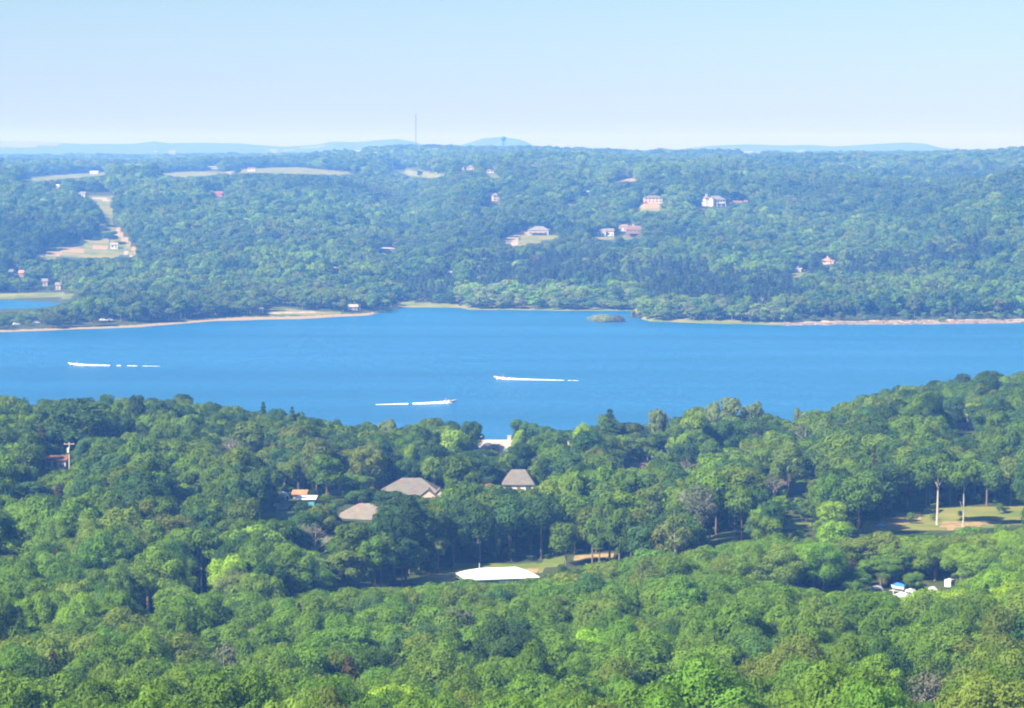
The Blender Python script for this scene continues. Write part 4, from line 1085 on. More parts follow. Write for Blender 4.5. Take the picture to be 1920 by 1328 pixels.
def scatter_object(name, label, P, rot, scl, tint, idx, templates, bark=None):
    src = bpy.data.collections.new(name + "_source")
    for i, (V, tk, H, Rd) in enumerate(templates):
        me = joined("%s_tree" % name, V, tk, bark)
        o = bpy.data.objects.new("%s_shape_%02d" % (name, i), me); src.objects.link(o)
    me = bpy.data.meshes.new(name); me.vertices.add(len(P)); me.vertices.foreach_set("co", P.astype(np.float32).ravel())
    def attr(n, t, a, key="value"):
        at_ = me.attributes.new(n, t, 'POINT'); at_.data.foreach_set(key, a.ravel())
    attr("rot", 'FLOAT_VECTOR', rot.astype(np.float32), "vector"); attr("scl", 'FLOAT_VECTOR', scl.astype(np.float32), "vector")
    attr("tint", 'FLOAT_COLOR', np.hstack([tint, np.ones((len(tint), 1))]).astype(np.float32), "color"); attr("idx", 'INT', idx.astype(np.int32))
    ob = link(name, me); tag(ob, label, kind="stuff")
    ng = bpy.data.node_groups.new(name + "_nodes", 'GeometryNodeTree')
    ng.interface.new_socket("Geometry", in_out='INPUT', socket_type='NodeSocketGeometry'); ng.interface.new_socket("Geometry", in_out='OUTPUT', socket_type='NodeSocketGeometry')
    gi = ng.nodes.new("NodeGroupInput"); go = ng.nodes.new("NodeGroupOutput"); ip = ng.nodes.new("GeometryNodeInstanceOnPoints"); ci = ng.nodes.new("GeometryNodeCollectionInfo")
    ci.inputs["Collection"].default_value = src; ci.inputs["Separate Children"].default_value = True; ci.inputs["Reset Children"].default_value = True
    def na(n, t):
        x = ng.nodes.new("GeometryNodeInputNamedAttribute"); x.data_type = t; x.inputs["Name"].default_value = n; return x.outputs["Attribute"]
    L = ng.links.new
    L(gi.outputs[0], ip.inputs["Points"]); L(ci.outputs[0], ip.inputs["Instance"]); ip.inputs["Pick Instance"].default_value = True
    L(na("idx", 'INT'), ip.inputs["Instance Index"]); L(na("rot", 'FLOAT_VECTOR'), ip.inputs["Rotation"]); L(na("scl", 'FLOAT_VECTOR'), ip.inputs["Scale"])
    L(ip.outputs[0], go.inputs[0])
    md = ob.modifiers.new("scatter", 'NODES'); md.node_group = ng
    return ob

# meshes of single trees are shared between copies
TREE_ME = {}
def tree_mesh(kind, i):
    key = (kind, i)
    if key not in TREE_ME:
        V, tk, H, Rd = {"near": NEAR, "mid": MIDT, "con": CONN}[kind][i]
        TREE_ME[key] = (crown_mesh("crown", V), tk.mesh("trunk", M_BARK), H, Rd)
    return TREE_ME[key]
def single_tree(name, label, cat, X, Y, Z, kind, i, sx, sz, rz, tint, group=None, trunk=None, crown=None):
    cm, tm, H, Rd = tree_mesh(kind, i)
    t = thing(name, label, cat, (X, Y, Z), rz, group); t.scale = (sx, sx, sz)
    a = link("trunk", trunk or tm, t); b = link("crown", crown or cm, t)
    b["tint"] = [float(c) for c in tint]
    return t

TAKEN = []     # ground under the named trees
# --- trees that stand out one by one
def stand_out(name, label, px, ytop, D, wpx, kind, i, col, cat="tree", keep=False, trunk=None, crown=None, tw=None):
    X, Y, g, zt = at_top(px, ytop, D)
    X, Y, g = at_dist(px, D)
    H = max(5.0, zt - g)
    cm, tm, h0, r0 = tree_mesh(kind, i)
    sx = wpx / F * D / 2 / r0
    c = PALA[col] * R.uniform(.92, 1.1)
    single_tree(name, label, cat, X, Y, g, kind, i, sx, H / h0, R.uniform(0, 6.28), c, None, trunk, crown)
    TAKEN.append((X, Y, sx * r0 * .55))
    if kind != 'near' and ytop < 1180: protect([(px - wpx*.30, ytop + 4), (px + wpx*.30, ytop + 4), (px + wpx*.38, ytop + min(wpx*.8, H/D*F*.5)), (px - wpx*.38, ytop + min(wpx*.8, H/D*F*.5))], Y)
    return X, Y, g, H
def bare(name, label, px, ytop, D, spread_px, mat, seed, limbs=6, twigs=5, r=.26, fork=.3, foliage=None, cat="tree", vis=None, tsp=None):
    X, Y, g = at_dist(px, D); zt = zpix(ytop, D); H = max(5, zt - g)
    t = thing(name, label, cat, (X, Y, g))
    trunk_mb(seed, H, r, limbs, fork, (tsp or spread_px) / F * D / 2, .97, .05, twigs).build("trunk", mat, t)
    if foliage:
        col, nq, base = foliage
        V = crown_broad(seed + 900, H, spread_px / F * D / 2, 22, nq, .34, base=base, lobe=.34)
        b = link("crown", crown_mesh("crown", V), t); b["tint"] = [float(c) for c in PALA[col]]
    TAKEN.append((X, Y, 2.5))
    if vis: protect([(vis[0], vis[1]), (vis[2], vis[1]), (vis[2], vis[3]), (vis[0], vis[3])], Y)
SO = [
 ("leafy_tree", "vivid yellow green tree just left of the pale grey lakeside roof", 853, 805, 905, 62, "mid", 2, "lime"),
 ("leafy_tree", "yellow green tree right of the pale grey lakeside roof", 973, 803, 925, 34, "mid", 5, "lime"),
 ("leafy_tree", "rounded grey green tree against the lake right of the pale grey roof", 985, 782, 960, 58, "mid", 0, "teal"),
 ("leafy_tree", "upright yellow green tree left of the big dark cedar", 1092, 790, 930, 36, "mid", 5, "lime"),
 ("leafy_tree", "lone yellow green tree standing before the shaded edge of the mown slope", 1560, 935, 715, 62, "mid", 1, "lime"),
 ("leafy_tree", "lime green tree in the left woods below the rust roofed cabin", 345, 908, 770, 66, "mid", 3, "lime"),
 ("leafy_tree", "huge dark tree with a shaded flank above the utility pole", 150, 750, 865, 165, "mid", 3, "dark"),
 ("leafy_tree", "dark round tree right of the huge dark one at left", 222, 772, 880, 70, "mid", 1, "dark"),
 ("leafy_tree", "small bluish tree beside the utility pole", 152, 822, 830, 36, "mid", 5, "teal"),
 ("leafy_tree", "bluish dark tree among brown cedars at left", 55, 900, 770, 78, "mid", 6, "teal"),
 ("leafy_tree", "tall dark tree at the left side of the pale grey lakeside roof", 885, 785, 935, 44, "mid", 1, "dark"),
 ("leafy_tree", "slim bright green tree behind the largest house", 767, 830, 860, 34, "mid", 5, "bright"),
 ("leafy_tree", "broad green tree left of the largest house", 672, 885, 822, 62, "mid", 0, "mid"),
 ("leafy_tree", "dark tree between the two brown hip roofs", 735, 918, 770, 84, "mid", 4, "dark"),
 ("poplar_tree", "tallest pale poplar on the near shore right of centre", 1372, 740, 985, 60, "mid", 4, "pale"),
 ("poplar_tree", "pale poplar left of the tallest one on the near shore", 1335, 748, 985, 36, "mid", 5, "pale"),
 ("poplar_tree", "pale poplar right of the tallest one on the near shore", 1412, 750, 985, 46, "mid", 6, "pale"),
 ("poplar_tree", "pale thin poplar right of the big dark cedar on the shore", 1236, 764, 985, 52, "mid", 6, "pale"),
 ("poplar_tree", "small pale poplar at the water right of the poplar row", 1498, 762, 1000, 24, "mid", 5, "pale"),
 ("poplar_tree", "pale tree on the shore left of the tall yellow green tree", 725, 783, 975, 40, "mid", 5, "pale"),
 ("leafy_tree", "mint green tree right of the dark V-stemmed tree", 1372, 840, 905, 62, "mid", 2, "bright"),
 ("leafy_tree", "olive tree with a loose crown above the track in the middle", 1222, 905, 735, 70, "mid", 6, "olive"),
 ("leafy_tree", "bright round tree at left below the brown cedar", 440, 1062, 600, 88, "near", 8, "pale"),
 ("leafy_tree", "tall bright tree beside the leaning brown trunk at left", 300, 1020, 600, 120, "near", 3, "bright"),
 ("leafy_tree", "brilliant green bush at the left edge in the middle woods", 12, 1005, 660, 70, "mid", 2, "lime"),
]
for s in SO: stand_out(*s)
CS = [
 ("cedar_tree", "big spreading dark cedar against the lake right of centre", 1143, 764, 940, 84, 1, "dark"),
 ("pine_tree", "left of two dark pointed pines on the near shore skyline", 494, 751, 980, 36, 0, "dark"),
 ("pine_tree", "right of two dark pointed pines on the near shore skyline", 548, 760, 985, 32, 0, "dark"),
 ("cedar_tree", "brown tinged cedar left of the huge dark tree", 78, 795, 850, 34, 0, "brown"),
 ("cedar_tree", "rust brown cedar in the left woods below the rust roofed cabin", 110, 905, 765, 42, 2, "brown"),
 ("cedar_tree", "thin brown cedar right of the huge dark tree", 222, 775, 868, 22, 0, "brown"),
 ("cedar_tree", "brownish cedar in front of the white campers", 1598, 1045, 635, 60, 2, "brown"),
 ("cedar_tree", "dark brown cedar at the bottom below the white roof", 800, 1215, 455, 86, 0, "brown"),
 ("cedar_tree", "dark cedar left of the bottom centre brown cedar", 745, 1190, 470, 70, 1, "dark"),
 ("cedar_tree", "low brown cedar at the bottom edge left of centre", 655, 1225, 450, 78, 2, "brown"),
 ("cedar_tree", "brown cedar cut by the bottom edge below the dark cedars", 735, 1285, 415, 74, 2, "brown"),
 ("cedar_tree", "small brown cedar cut by the bottom edge left of the dark cedars", 250, 1290, 412, 60, 1, "brown"),
 ("cedar_tree", "brown cedar at the bottom edge right of centre", 1395, 1250, 440, 90, 2, "brown"),
 ("cedar_tree", "wide dark cedar at the bottom right of the brown one", 1540, 1255, 437, 120, 1, "dark"),
 ("cedar_tree", "dark cedar in the bottom right woods above the widest one", 1510, 1205, 470, 90, 0, "dark"),
 ("cedar_tree", "brown green cedar in the bottom left corner", 100, 1215, 455, 60, 2, "brown"),
 ("cedar_tree", "dark cedar at the bottom edge near the right corner", 1835, 1290, 412, 80, 2, "dark"),
]
for nm, lb, px, yt, D, wpx, i, col in CS: stand_out(nm, lb, px, yt, D, wpx, "con", i, col)
bare("sycamore_tree", "pale forked trunk with a high crown beside the mown slope", 1757, 850, 752, 96, M_PALEBARK, 501, 3, 2, .36, .26, ("mid", 5200, .52), vis=(1742, 885, 1775, 962), tsp=66)
bare("sycamore_tree", "second pale trunk with two stems, right of the forked one", 1806, 858, 748, 70, M_PALEBARK, 502, 2, 2, .27, .12, ("mid", 4800, .5), vis=(1796, 905, 1818, 962), tsp=40)
bare("birch_tree", "slender pale stemmed tree with thin olive crown in front of the dark wood", 1268, 950, 668, 62, M_PALEBARK, 503, 6, 2, .20, .35, ("olive", 1300, .30), vis=(1255, 970, 1282, 1030))
bare("sycamore_tree", "pale bare trunk forking twice in the dark gap at left", 378, 985, 640, 90, M_PALEBARK, 504, 4, 2, .26, .34, ("mid", 4600, .5), vis=(364, 1040, 392, 1110), tsp=56)
bare("leaning_tree", "leaning brown trunk left of the pale bare one", 278, 1050, 612, 70, M_BARK, 505, 4, 2, .34, .4, ("olive", 1600, .60), vis=(266, 1100, 292, 1160))
bare("dead_tree", "grey leafless tree with tangled branches left of the low brown roof", 590, 975, 690, 92, M_DEADWOOD, 506, 12, 12, .20, .18, None, vis=(565, 992, 612, 1035), tsp=74)
bare("dead_tree", "thin grey half dead tree above the slender pale stemmed one", 1312, 905, 705, 80, M_DEADWOOD, 507, 10, 12, .15, .2, ("grey", 1400, .35), vis=(1290, 915, 1330, 960))
bare("dead_tree", "grey bare crowned tree high in the left woods", 436, 812, 865, 60, M_DEADWOOD, 508, 10, 8, .28, .3, ("grey", 300, .4), vis=(415, 814, 458, 838))
bare("stemmed_tree", "dark tree with a fan of pale stems below the shore poplars", 1284, 832, 880, 62, M_PALEBARK, 509, 8, 1, .22, .10, ("dark", 3600, .40), vis=(1262, 850, 1310, 880))
bare("dead_tree", "pinkish grey dead tree in the right woods below the shoreline", 1508, 792, 920, 34, M_DEADWOOD, 510, 8, 6, .22, .25, ("grey", 200, .4), vis=(1496, 797, 1520, 820))
bare("dead_tree", "grey twiggy tree below the white cottage in the shade", 1452, 892, 800, 50, M_DEADWOOD, 511, 9, 7, .24, .2, ("grey", 350, .35), vis=(1432, 898, 1470, 930))
bare("dead_tree", "bare grey tree in the bottom woods left of the brown cedars", 425, 1205, 505, 70, M_DEADWOOD, 512, 10, 8, .2, .3, ("grey", 500, .4), vis=(400, 1215, 450, 1250))
bare("dead_tree", "grey twiggy tree in the bottom woods below the white roof", 862, 1130, 540, 70, M_DEADWOOD, 513, 10, 8, .2, .3, ("grey", 500, .4), vis=(838, 1140, 886, 1165))
bare("dead_tree", "grey dead crown at the bottom right of the wide dark cedar", 1735, 1262, 440, 110, M_DEADWOOD, 514, 11, 8, .2, .3, ("grey", 700, .4), vis=(1700, 1270, 1775, 1320))
bare("dead_tree", "white dead snag above the light trees of the far shore", 1428, 552, 1850, 16, M_DEADWOOD, 515, 7, 4, .5, .3, None, vis=(1422, 553, 1434, 570))
# row of separate trunks under the dark wood edge by the mown slope and the valley clearing
def park_tree(label, px, yb, ytop, wpx, i, col, D=None):
    if D is None: D, _ = depth_at(px, yb)
    X, Y, g = at_dist(px, D); H = max(7, zpix(ytop, D) - g)
    cm, tm, h0, r0 = tree_mesh("mid", i)
    V = crown_broad(700 + int(px), H, wpx/F*D/2, 20, 3400, .38, base=.38, lobe=.38)
    t = thing("shade_tree", label, "tree", (X, Y, g), R.uniform(0, 6))
    trunk_mb(int(px), H, .26, 5, .42, wpx/F*D*.33).build("trunk", M_BARK, t)
    b = link("crown", crown_mesh("crown", V), t); b["tint"] = [float(c) for c in PALA[col]]
    TAKEN.append((X, Y, wpx/F*D*.25))
PT = [(1655,"dark round shade tree at the left end of the mown slope",972,872,86,"dark"),(1610,"dark shade tree left of the mown slope, behind the yellow green one",985,880,84,"mid"),
      (1700,"shade tree above the upper mown slope, left of the pale forked trunk",955,858,92,"mid"),(1850,"shade tree on the mown slope right of the two pale trunks",950,868,80,"mid"),
      (1895,"shade tree over the mown slope at the right edge",948,862,84,"olive"),
      (822,"small olive shade tree standing alone in the valley clearing",1072,1006,52,"olive"),(900,"dark shade tree behind the white roofed building, left",1056,945,100,"dark"),
      (955,"dark shade tree behind the white roofed building, middle",1052,930,96,"teal"),(1015,"dark shade tree behind the white roofed building, right",1048,928,100,"dark"),
      (1078,"shade tree over the pale track right of the white roofed building",1040,925,98,"mid"),(860,"tall shade tree above the valley clearing, leftmost of the dark row",1052,938,78,"dark"),
      (738,"big dark shade tree at the left end of the valley clearing",1082,958,92,"dark"),(1130,"dark shade tree at the right end of the pale track",1030,920,96,"teal")]
for px, lb, yb, yt, wpx, col in PT: park_tree(lb, px, yb, yt, wpx, 0, col)
# far crest trees seen one by one
for (px, yt, wpx, D, lb) in ((815, 269, 26, 5300, "broad round tree alone on the distant skyline left of the water tower"), (837, 270, 6, 5300, "slim tree on the distant skyline beside the broad round one"),
        (445, 315, 16, 3085, "round tree in the middle of the far crest field"), (787, 319, 11, 3050, "small round tree in the far middle field"),
        (180, 352, 12, 2730, "dark conical tree at the top of the far grassy strip"), (206, 432, 34, 2420, "dark round tree at the foot of the far grassy strip")):
    if D > 5000: X, Y_ = (px-960)/F*D, D
    else:
        yb = yt + 15 if wpx < 30 else yt + 26
        X, Y_, g = at(px, yb)
    g = float(ground(X, Y_)); H = min(22, max(6, zpix(yt, Y_) - g)); cm, tm, h0, r0 = tree_mesh("mid", 0)
    single_tree("field_tree", lb, "tree", X, Y_, g, "mid", 0, wpx/F*Y_/2/r0, H/h0, R.uniform(0,6), PALA["dark"])
    TAKEN.append((X, Y_, 4))

# --- the woods
def keepoff(X, Y, ok):
    for a, b, r in TAKEN: ok &= (X-a)**2 + (Y-b)**2 > (r + 1.6)**2
    return ok
rg = np.random.default_rng(21)
CREST = np.array([(-400,1200),(0,1188),(150,1180),(270,1168),(400,1132),(480,1120),(620,1102),(780,1092),(860,1089),(1010,1080),(1100,1054),(1180,1042),(1350,1018),(1450,1007),(1600,1004),(1750,999),(1925,986),(2400,980)])
CREST2 = np.array([(-400,0),(1280,0),(1300,1060),(1400,1080),(1500,1100),(1640,1106),(1790,1104),(1830,1078),(1925,1036),(2400,1030)])
SHORE_TOP = np.array([(-400,750),(0,754),(80,758),(150,750),(340,748),(400,758),(470,770),(560,775),(620,788),(690,803),(740,796),(850,793),(898,806),(906,850),(956,850),(962,806),(985,800),(1060,804),(1100,796),(1180,794),(1240,780),(1330,772),(1440,768),(1490,790),(1520,776),(1600,758),(1650,742),(1700,728),(1760,716),(1800,719),(1850,705),(1925,707),(2400,715)])
X, Y = jgrid(-1000, 2900, 300, 640, 6.9, rg)
Xb, Yb = jgrid(-800, 2700, 640, 1330, 6.2, rg)
X = np.concatenate([X, Xb]); Y = np.concatenate([Y, Yb])
Z = ground(X, Y); _, D_ = ud(X, Y)
ns = np.interp(960 + F*X/Y, NS_U, NS_D)
ok = (Y < ns + 20) & ~((Y > 655) & (Y < 676) & (960 + F*X/Y < 1560) & (960 + F*X/Y > 760))
n = len(X); con = rg.random(n) < .035
nn = rg.random(n); idx = rg.integers(0, 9, n)
hs = rg.uniform(.72, 1.2, n) * (1 + .12 * fbm(X/40, Y/40, 2)); ws = rg.uniform(.78, 1.28, n)
tx, _q = proj(X, Y, Z + 12)
cap = np.interp(tx, SHORE_TOP[:,0], SHORE_TOP[:,1]) + rg.uniform(-2, 18, n) - np.where(rg.random(n) < .10, 9, 0)
c1 = np.interp(tx, CREST[:,0], CREST[:,1]) + rg.uniform(0, 13, n); cap = np.where((Y < 662) & ((tx > 700) | (Y < 500 + 162 * sstep(250, 700, tx))), np.maximum(cap, c1), cap)
c2 = np.interp(tx, CREST2[:,0], CREST2[:,1]) + rg.uniform(0, 10, n); cap = np.where(Y < 603, np.maximum(cap, c2), cap)
s_ = (cap - 664) / F; zcap = CAMZ - (s_ + TP) / (1 - s_ * TP) * Y
hcap = (zcap - Z) / np.array([13, 14.5, 12, 15.5, 13.5, 11, 14, 12.5, 15])[idx]
wall = (Y > 680) & (Y < 770); hs = np.where(wall, hs * 1.08, hs)
low = hcap < .3
hs = np.minimum(hs, np.maximum(hcap, .3)); ws = np.minimum(ws, np.maximum(.5, hs * 1.7))
def free_smaller(X, Y, Z, hs, ws, H, Rd):
    # a tree that would stand in a sight line grows smaller there instead
    good = free(X, Y, Z, H*hs, Rd*ws)
    for k in (.7, .5, .33):
        m = ~good; g2 = np.zeros(len(X), bool)
        g2[m] = free(X[m], Y[m], Z[m], H*hs[m]*k, Rd*ws[m]*min(1, k*1.25))
        hs[:] = np.where(g2, hs*k, hs); ws[:] = np.where(g2, ws*min(1, k*1.25), ws); good |= g2
    return good
ok &= free_smaller(X, Y, Z, hs, ws, 13.5, 5.2) & ~(low & (Y > 560)); ok = keepoff(X, Y, ok)
names = choose(X, Y, rg)
uu, _ = ud(X, Y)
brt = (uu > 1700) & (Y > 520) & (Y < 640) & (rg.random(n) < .75)
names = np.where(brt & ~con, "bright", names)
names = np.where(con, np.where(rg.random(n) < .45, "brown", "dark"), names)
X, Y, Z, con, idx, hs, ws, names = [a[ok] for a in (X, Y, Z, con, idx, hs, ws, names)]
deep = (Y > 665) & ~con & (names != "bright") & (names != "lime")
q_ = rg.random(len(X)); names = np.where(deep & (q_ < .16), "dark", np.where(deep & (q_ > .89), "teal", names))
fg_ = (Y < 665) & ~con; q2 = rg.random(len(X)); names = np.where(fg_ & ((names == 'dark') | (names == 'teal')) & (q2 < .72), 'mid', names); names = np.where(fg_ & (names == 'bright') & (q2 < .45), 'mid', names); names = np.where(fg_ & (names == 'grey') & (q2 < .7), 'olive', names)
gold = brt[ok] & ~con & (rg.random(len(X)) < .4); names = np.where(gold, "lime", names)
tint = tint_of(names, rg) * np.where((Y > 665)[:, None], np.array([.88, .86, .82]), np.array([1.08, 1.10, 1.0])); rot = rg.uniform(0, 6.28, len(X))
# foreground woods are a little brighter and more yellow; keep species drift
px, py = proj(X, Y, Z + 11*hs)
infr = (px > -30) & (px < 1950) & (py < 1345) & (Z < 40)
order = np.argsort(Y + 1e6 * (~infr) + 1e6 * con)
pick = np.zeros(len(X), bool); pick[order[:255]] = True
# labels
def zone(px, py):
    cols = [(110, "at the left corner"), (260, "below the leaning trunk"), (420, "below the pale forked trunk"), (560, "left of the bottom cedars"),
            (700, "around the low brown cedar"), (850, "among the bottom cedars"), (990, "below the white roof"), (1130, "right of the white roof"),
            (1270, "below the slender pale tree"), (1400, "near the right cedars"), (1560, "around the widest cedar"), (1700, "below the blue tarp"),
            (1830, "below the pale camper van"), (9999, "at the right corner")]
    c = next(t for x, t in cols if px < x)
    r = "at bottom edge" if py > 1270 else "in the second rank" if py > 1228 else "in the third rank" if py > 1190 else "in the fourth rank" if py > 1150 else "high on the slope"
    return c, r
items = []
for i in np.nonzero(pick)[0]:
    c, r = zone(px[i], py[i]); sz = "large" if ws[i]*hs[i] > 1.12 else "small" if ws[i]*hs[i] < .82 else "medium"
    items.append([i, "%s %s oak %s %s" % (sz, {"lime": "yellow green", "grey": "greyish", "pale": "pale green"}.get(names[i], WORDS.get(names[i], names[i])), r, c)])
by = {}
for it in items: by.setdefault(it[1], []).append(it)
ORD = ["leftmost", "second from left", "third from left", "fourth from left", "fifth from left", "sixth from left", "seventh from left", "eighth from left", "ninth from left", "tenth from left", "eleventh from left", "twelfth from left"]
for k, L_ in by.items():
    if len(L_) > 1:
        L_.sort(key=lambda it: px[it[0]])
        wd = ["left one", "right one"] if len(L_) == 2 else ["leftmost", "middle", "rightmost"] if len(L_) == 3 else ORD[:len(L_)]
        for it, w_ in zip(L_, wd): it[1] = w_ + ", " + it[1]
for i, lb in items:
    single_tree("oak_tree", lb, "tree", X[i], Y[i], Z[i], "near", int(idx[i]), ws[i], hs[i], rot[i], tint[i], "oaks of the foreground wood")
def pts(m): return np.stack([X[m], Y[m], Z[m]], 1), np.stack([np.zeros(m.sum()), np.zeros(m.sum()), rot[m]], 1), np.stack([ws[m], ws[m], hs[m]], 1), tint[m], idx[m]
m = ~pick & ~con & (Y < 640)
p = pts(m); scatter_object("oak_woodland", "green leafy wood on the slope below the viewpoint, behind the nearest oaks", *p, NEAR)
m = ~pick & ~con & (Y >= 640)
p = pts(m); scatter_object("lakeside_woodland", "dense leafy wood between the valley clearing and the near lake shore", p[0], p[1], p[2], p[3], p[4] % 7, MIDT)
m = con & ~pick
p = pts(m); scatter_object("cedar_scatter", "dark and brown cedars dotted through the near woods", p[0], p[1], p[2], p[3], p[4] % 3, CONN)

# far side: hillside forest
X, Y = jgrid(-260, 2180, 1690, 2060, 8.6, rg)
Xc, Yc = jgrid(-260, 2180, 2060, 3500, 10.6, rg); X = np.concatenate([X, Xc]); Y = np.concatenate([Y, Yc])
X2, Y2 = jgrid(-260, 2180, 3500, 6300, 13.5, rg)
X3, Y3 = jgrid(-260, 2180, 6300, 9800, 24, rg)
X = np.concatenate([X, X2, X3]); Y = np.concatenate([Y, Y2, Y3])
n = len(X); Z = ground(X, Y); uu, _ = ud(X, Y); fs = np.interp(uu, FS_U, FS_D)
grow = np.where(Y < 2060, 1.0, np.where(Y < 3500, 1.28, np.where(Y < 6300, 1.6, 2.8)))
hs = rg.uniform(.72, 1.2, n) * (1 + .3 * fbm(X/70, Y/70, 2)) * np.where((Y > 2060) & (Y < 3500), 1.12, 1.0) * np.where(Y > 3500, 1.08, 1.0); ws = rg.uniform(.9, 1.45, n) * grow
hs = np.where(Y > 6300, hs * 1.1, hs)
near = Y < fs + 90
pen = (uu < 740) & (Y < 2030)
hs = np.where(pen, hs * .88, hs); hs = np.where(pen & (uu < 150), hs * np.clip(.55 + .45 * uu / 150, .55, 1), hs)
bush = near & (uu > 1480) & (Y < fs + 26); hs = np.where(bush, hs * .35, hs); ws = np.where(bush, ws * .5, ws)
rb = near & (uu > 860) & (uu < 1480) & (Y < fs + 24); hs = np.where(rb, hs * rg.uniform(.45, .95, n), hs)
isl = (Y < fs - 4) & (uu > 1090) & (uu < 1200); hs = np.where(isl, .28, hs); ws = np.where(isl, .5, ws)
icap = np.interp(uu, [-300, 0, 60, 130, 175], [590, 588, 580, 566, 545]) + rg.uniform(0, 8, n)
_s = (icap - 664)/F; _z = CAMZ - (_s + TP)/(1 - _s*TP)*Y
lowp = (uu < 175) & (Y < 1925); hs = np.where(lowp, np.minimum(hs, np.maximum((_z - Z)/13, .12)), hs); ws = np.where(lowp, np.minimum(ws, .4 + hs), ws)
ok = free_smaller(X, Y, Z, hs, ws, 13, 4.5); ok = keepoff(X, Y, ok)
ok &= ~((Y < fs + 14) & (uu > 1480) & (rg.random(n) < .8))
ok &= ~(pen & (rg.random(n) < .10)) 
ok &= ~(pen & (Y < fs + 26) & (rg.random(n) < .8))
names = choose(X, Y, rg)
edge = near & (uu > 850) & (uu < 1485) & (Y < fs + 70)
names = np.where(edge & (rg.random(n) < .5), "pale", names); names = np.where(edge & (rg.random(n) < .22), "bright", names)
names = np.where(pen & (rg.random(n) < .35), "olive", names)
names = np.where((names == "dark") & (rg.random(n) < .4), "teal", names)
names = np.where((names == "lime") & (rg.random(n) < .6), "olive", names)
pb = fbm(X/90, Y/90, 2) * 45
pine = ((uu > 880) & (uu < 1500) & (Y > fs + 80 + pb*1.2) & (Y < fs + 290 + pb*1.6)) | ((uu > 1500) & (uu < 1860) & (Y > 2060 + pb*.5) & (Y < 2190 + pb)) | ((uu > 745) & (uu < 865) & (Y > fs + 32) & (Y < fs + 150))
pine &= rg.random(n) < .80
names = np.where(pine, "pine", names)
tint = tint_of(names, rg) * ((.86 + .48 * fbm(X/190, Y/260, 3)) * np.where(edge, 1.3, np.where(Y < fs + 120, 1.15, 1.0)))[:, None]; rot = rg.uniform(0, 6.28, n); idx = rg.integers(0, 6, n)
Xa, Ya, Za = X, Y, Z
def sub(m): return np.stack([X[m], Y[m], Z[m]], 1), np.stack([np.zeros(m.sum()), np.zeros(m.sum()), rot[m]], 1), np.stack([ws[m], ws[m], hs[m]], 1), tint[m], idx[m]
p = sub(ok & ~pine & (Y < 3500)); scatter_object("hillside_forest", "blue green forest covering the hillside across the lake", *p, FART)
p = sub(ok & ~pine & (Y >= 3500)); scatter_object("distant_forest", "hazy forest on the ridges behind the far hillside", *p, FART)
# denser pines
m = ok & pine; p = sub(m)
q = p[0].copy(); q[:, 0] += 3.9; q[:, 1] += 2.5; q[:, 2] = ground(q[:, 0], q[:, 1])
scatter_object("pine_forest", "dark pine stand behind the light trees of the far shore", np.vstack([p[0], q]), np.vstack([p[1], p[1]]), np.vstack([p[2]*[.9,.9,.8]]*2), np.vstack([p[3], p[3]*.9]), np.concatenate([p[4], p[4]+1]) % 3, CONF)

# bushes standing in the water off the far shore
for (px, y, h, w, lb, col) in ((1120, 603, 3.0, 12, "low olive bushes on the islet, left clump", "pale"), (1139, 604, 4.0, 11, "olive bushes on the islet, tallest middle clump", "pale"),
        (1158, 604, 3.3, 11, "brown tinged bushes at the right end of the islet", "brown"), (1187, 596, 5.5, 4, "thin grey flooded bush between islet and shore", "grey"), (1199, 597, 5.5, 4, "grey flooded sapling beside the shore point", "grey")):
    X_, Y_ = wpt(px, y); g = float(ground(X_, Y_))
    q = thing("bush", lb, "bush", (X_, Y_, max(g, -.3) - .3))
    trunk_mb(int(px), h, .12, 4, .1, w*.3, .7).build("stem", M_BARK, q)
    e = link("crown", crown_mesh("crown", crown_broad(800 + int(px), h, w/2, 16, 1500, .34, base=-.15, lobe=.42)), q); e["tint"] = [float(c) for c in PALA[col] * np.array([1.55, 1.35, 1.4])]
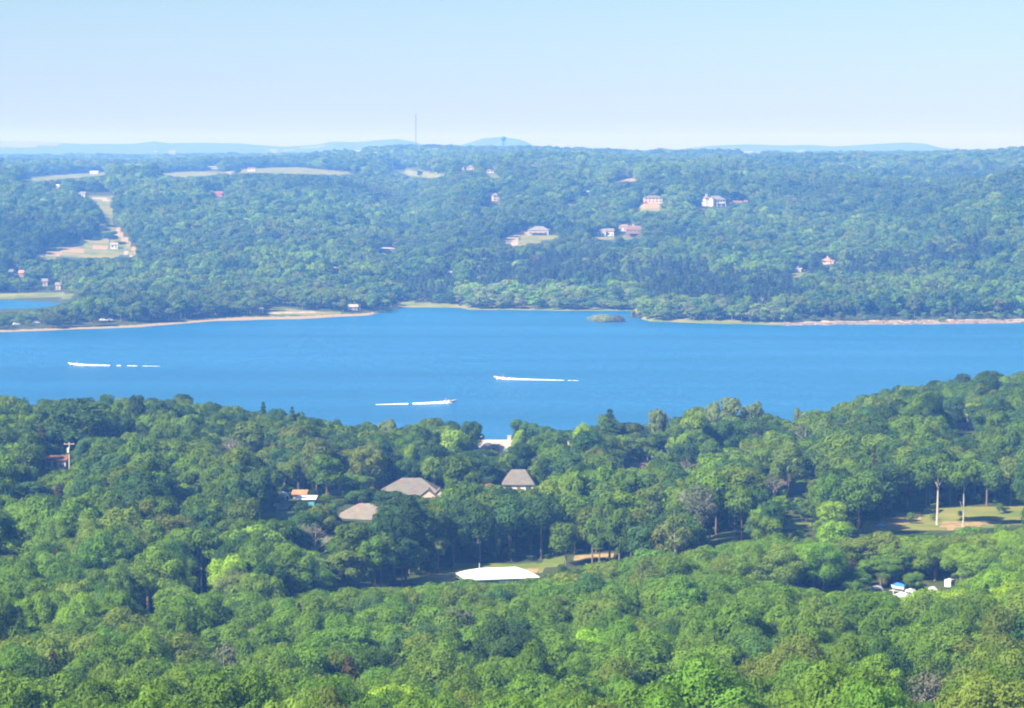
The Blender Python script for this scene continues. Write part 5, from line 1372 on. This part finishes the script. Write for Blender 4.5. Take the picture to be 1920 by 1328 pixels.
# rocks along the right far bank
rocks = []
rk = random.Random(5)
mb = MB()
for k in range(900):
    u = rk.uniform(1470, 2150); fsd = float(np.interp(u, FS_U, FS_D)); D = fsd + rk.uniform(-3, 11)
    x = (u-960)/F*D; z = float(ground(x, D))
    if z < -.4: continue
    s = rk.uniform(.4, 1.7); vs = []
    for (a, b, c) in ((-1,-1,-.4),(1,-1,-.4),(1,1,-.4),(-1,1,-.4),(-1,-1,.5),(1,-1,.5),(1,1,.5),(-1,1,.5)):
        vs.append((x + a*s*rk.uniform(.7,1.5), D + b*s*rk.uniform(.6,1.1), z + c*s*rk.uniform(.4,.9)))
    mb.add(vs, [(0,3,2,1),(4,5,6,7),(0,1,5,4),(1,2,6,5),(2,3,7,6),(3,0,4,7)])
o = mb.build("shore_rocks", plain("pale_rock", (.27,.22,.165), .9, .25, .6)); tag(o, "pale broken rocks along the far bank at right", kind="stuff")
# undergrowth at the foot of the trees where the ground is open
rgb_ = np.random.default_rng(5)
X, Y = jgrid(-100, 2020, 600, 960, 2.6, rgb_); Z = ground(X, Y)
px, py = proj(X, Y, Z); c = cover_of(px, py, Y); open_ = (c[0] + c[1] + c[2]) > .5
near_open = ~open_ & (rgb_.random(len(X)) < .12) & (Z > .5)
near_open |= open_ & (c[0] > .5) & (rgb_.random(len(X)) < .02)
for bx, by, br in BL: near_open &= (X - bx)**2 + (Y - by)**2 > (br)**2
Z_ok = near_open
hsb = rgb_.uniform(.08, .24, len(X)); wsb = rgb_.uniform(.15, .36, len(X))
Z_ok &= free(X, Y, Z, 13*hsb, 4.5*wsb) | (open_ & near_open)
Pm = np.stack([X[Z_ok], Y[Z_ok], Z[Z_ok]], 1); k = len(Pm)
scatter_object("undergrowth", "low bushes and saplings on the floor of the near woods", Pm, np.stack([np.zeros(k), np.zeros(k), rgb_.uniform(0, 6, k)], 1), np.stack([wsb[Z_ok], wsb[Z_ok], hsb[Z_ok]], 1),
               tint_of(choose(X[Z_ok], Y[Z_ok], rgb_), rgb_), rgb_.integers(0, 6, k), FART)

# ------------------------------------------------------------------ haze
def haze():
    m = bpy.data.materials.new("haze_air"); m.use_nodes = True; nt = m.node_tree; nt.nodes.clear()
    out = nt.nodes.new("ShaderNodeOutputMaterial"); v = nt.nodes.new("ShaderNodeVolumePrincipled")
    v.inputs["Color"].default_value = HAZE_COLOR + (1,); v.inputs["Density"].default_value = HAZE_DENSITY
    v.inputs["Absorption Color"].default_value = (1.0, 0.78, 0.85, 1)
    v.inputs["Anisotropy"].default_value = 0.0
    nt.links.new(v.outputs[0], out.inputs["Volume"])
    o = MB().box(-15900, 15900, -15900, 15900, -5, 194).build("haze", m)
    tag(o, "thin blue summer haze over the lake and hills", kind="stuff")
haze()
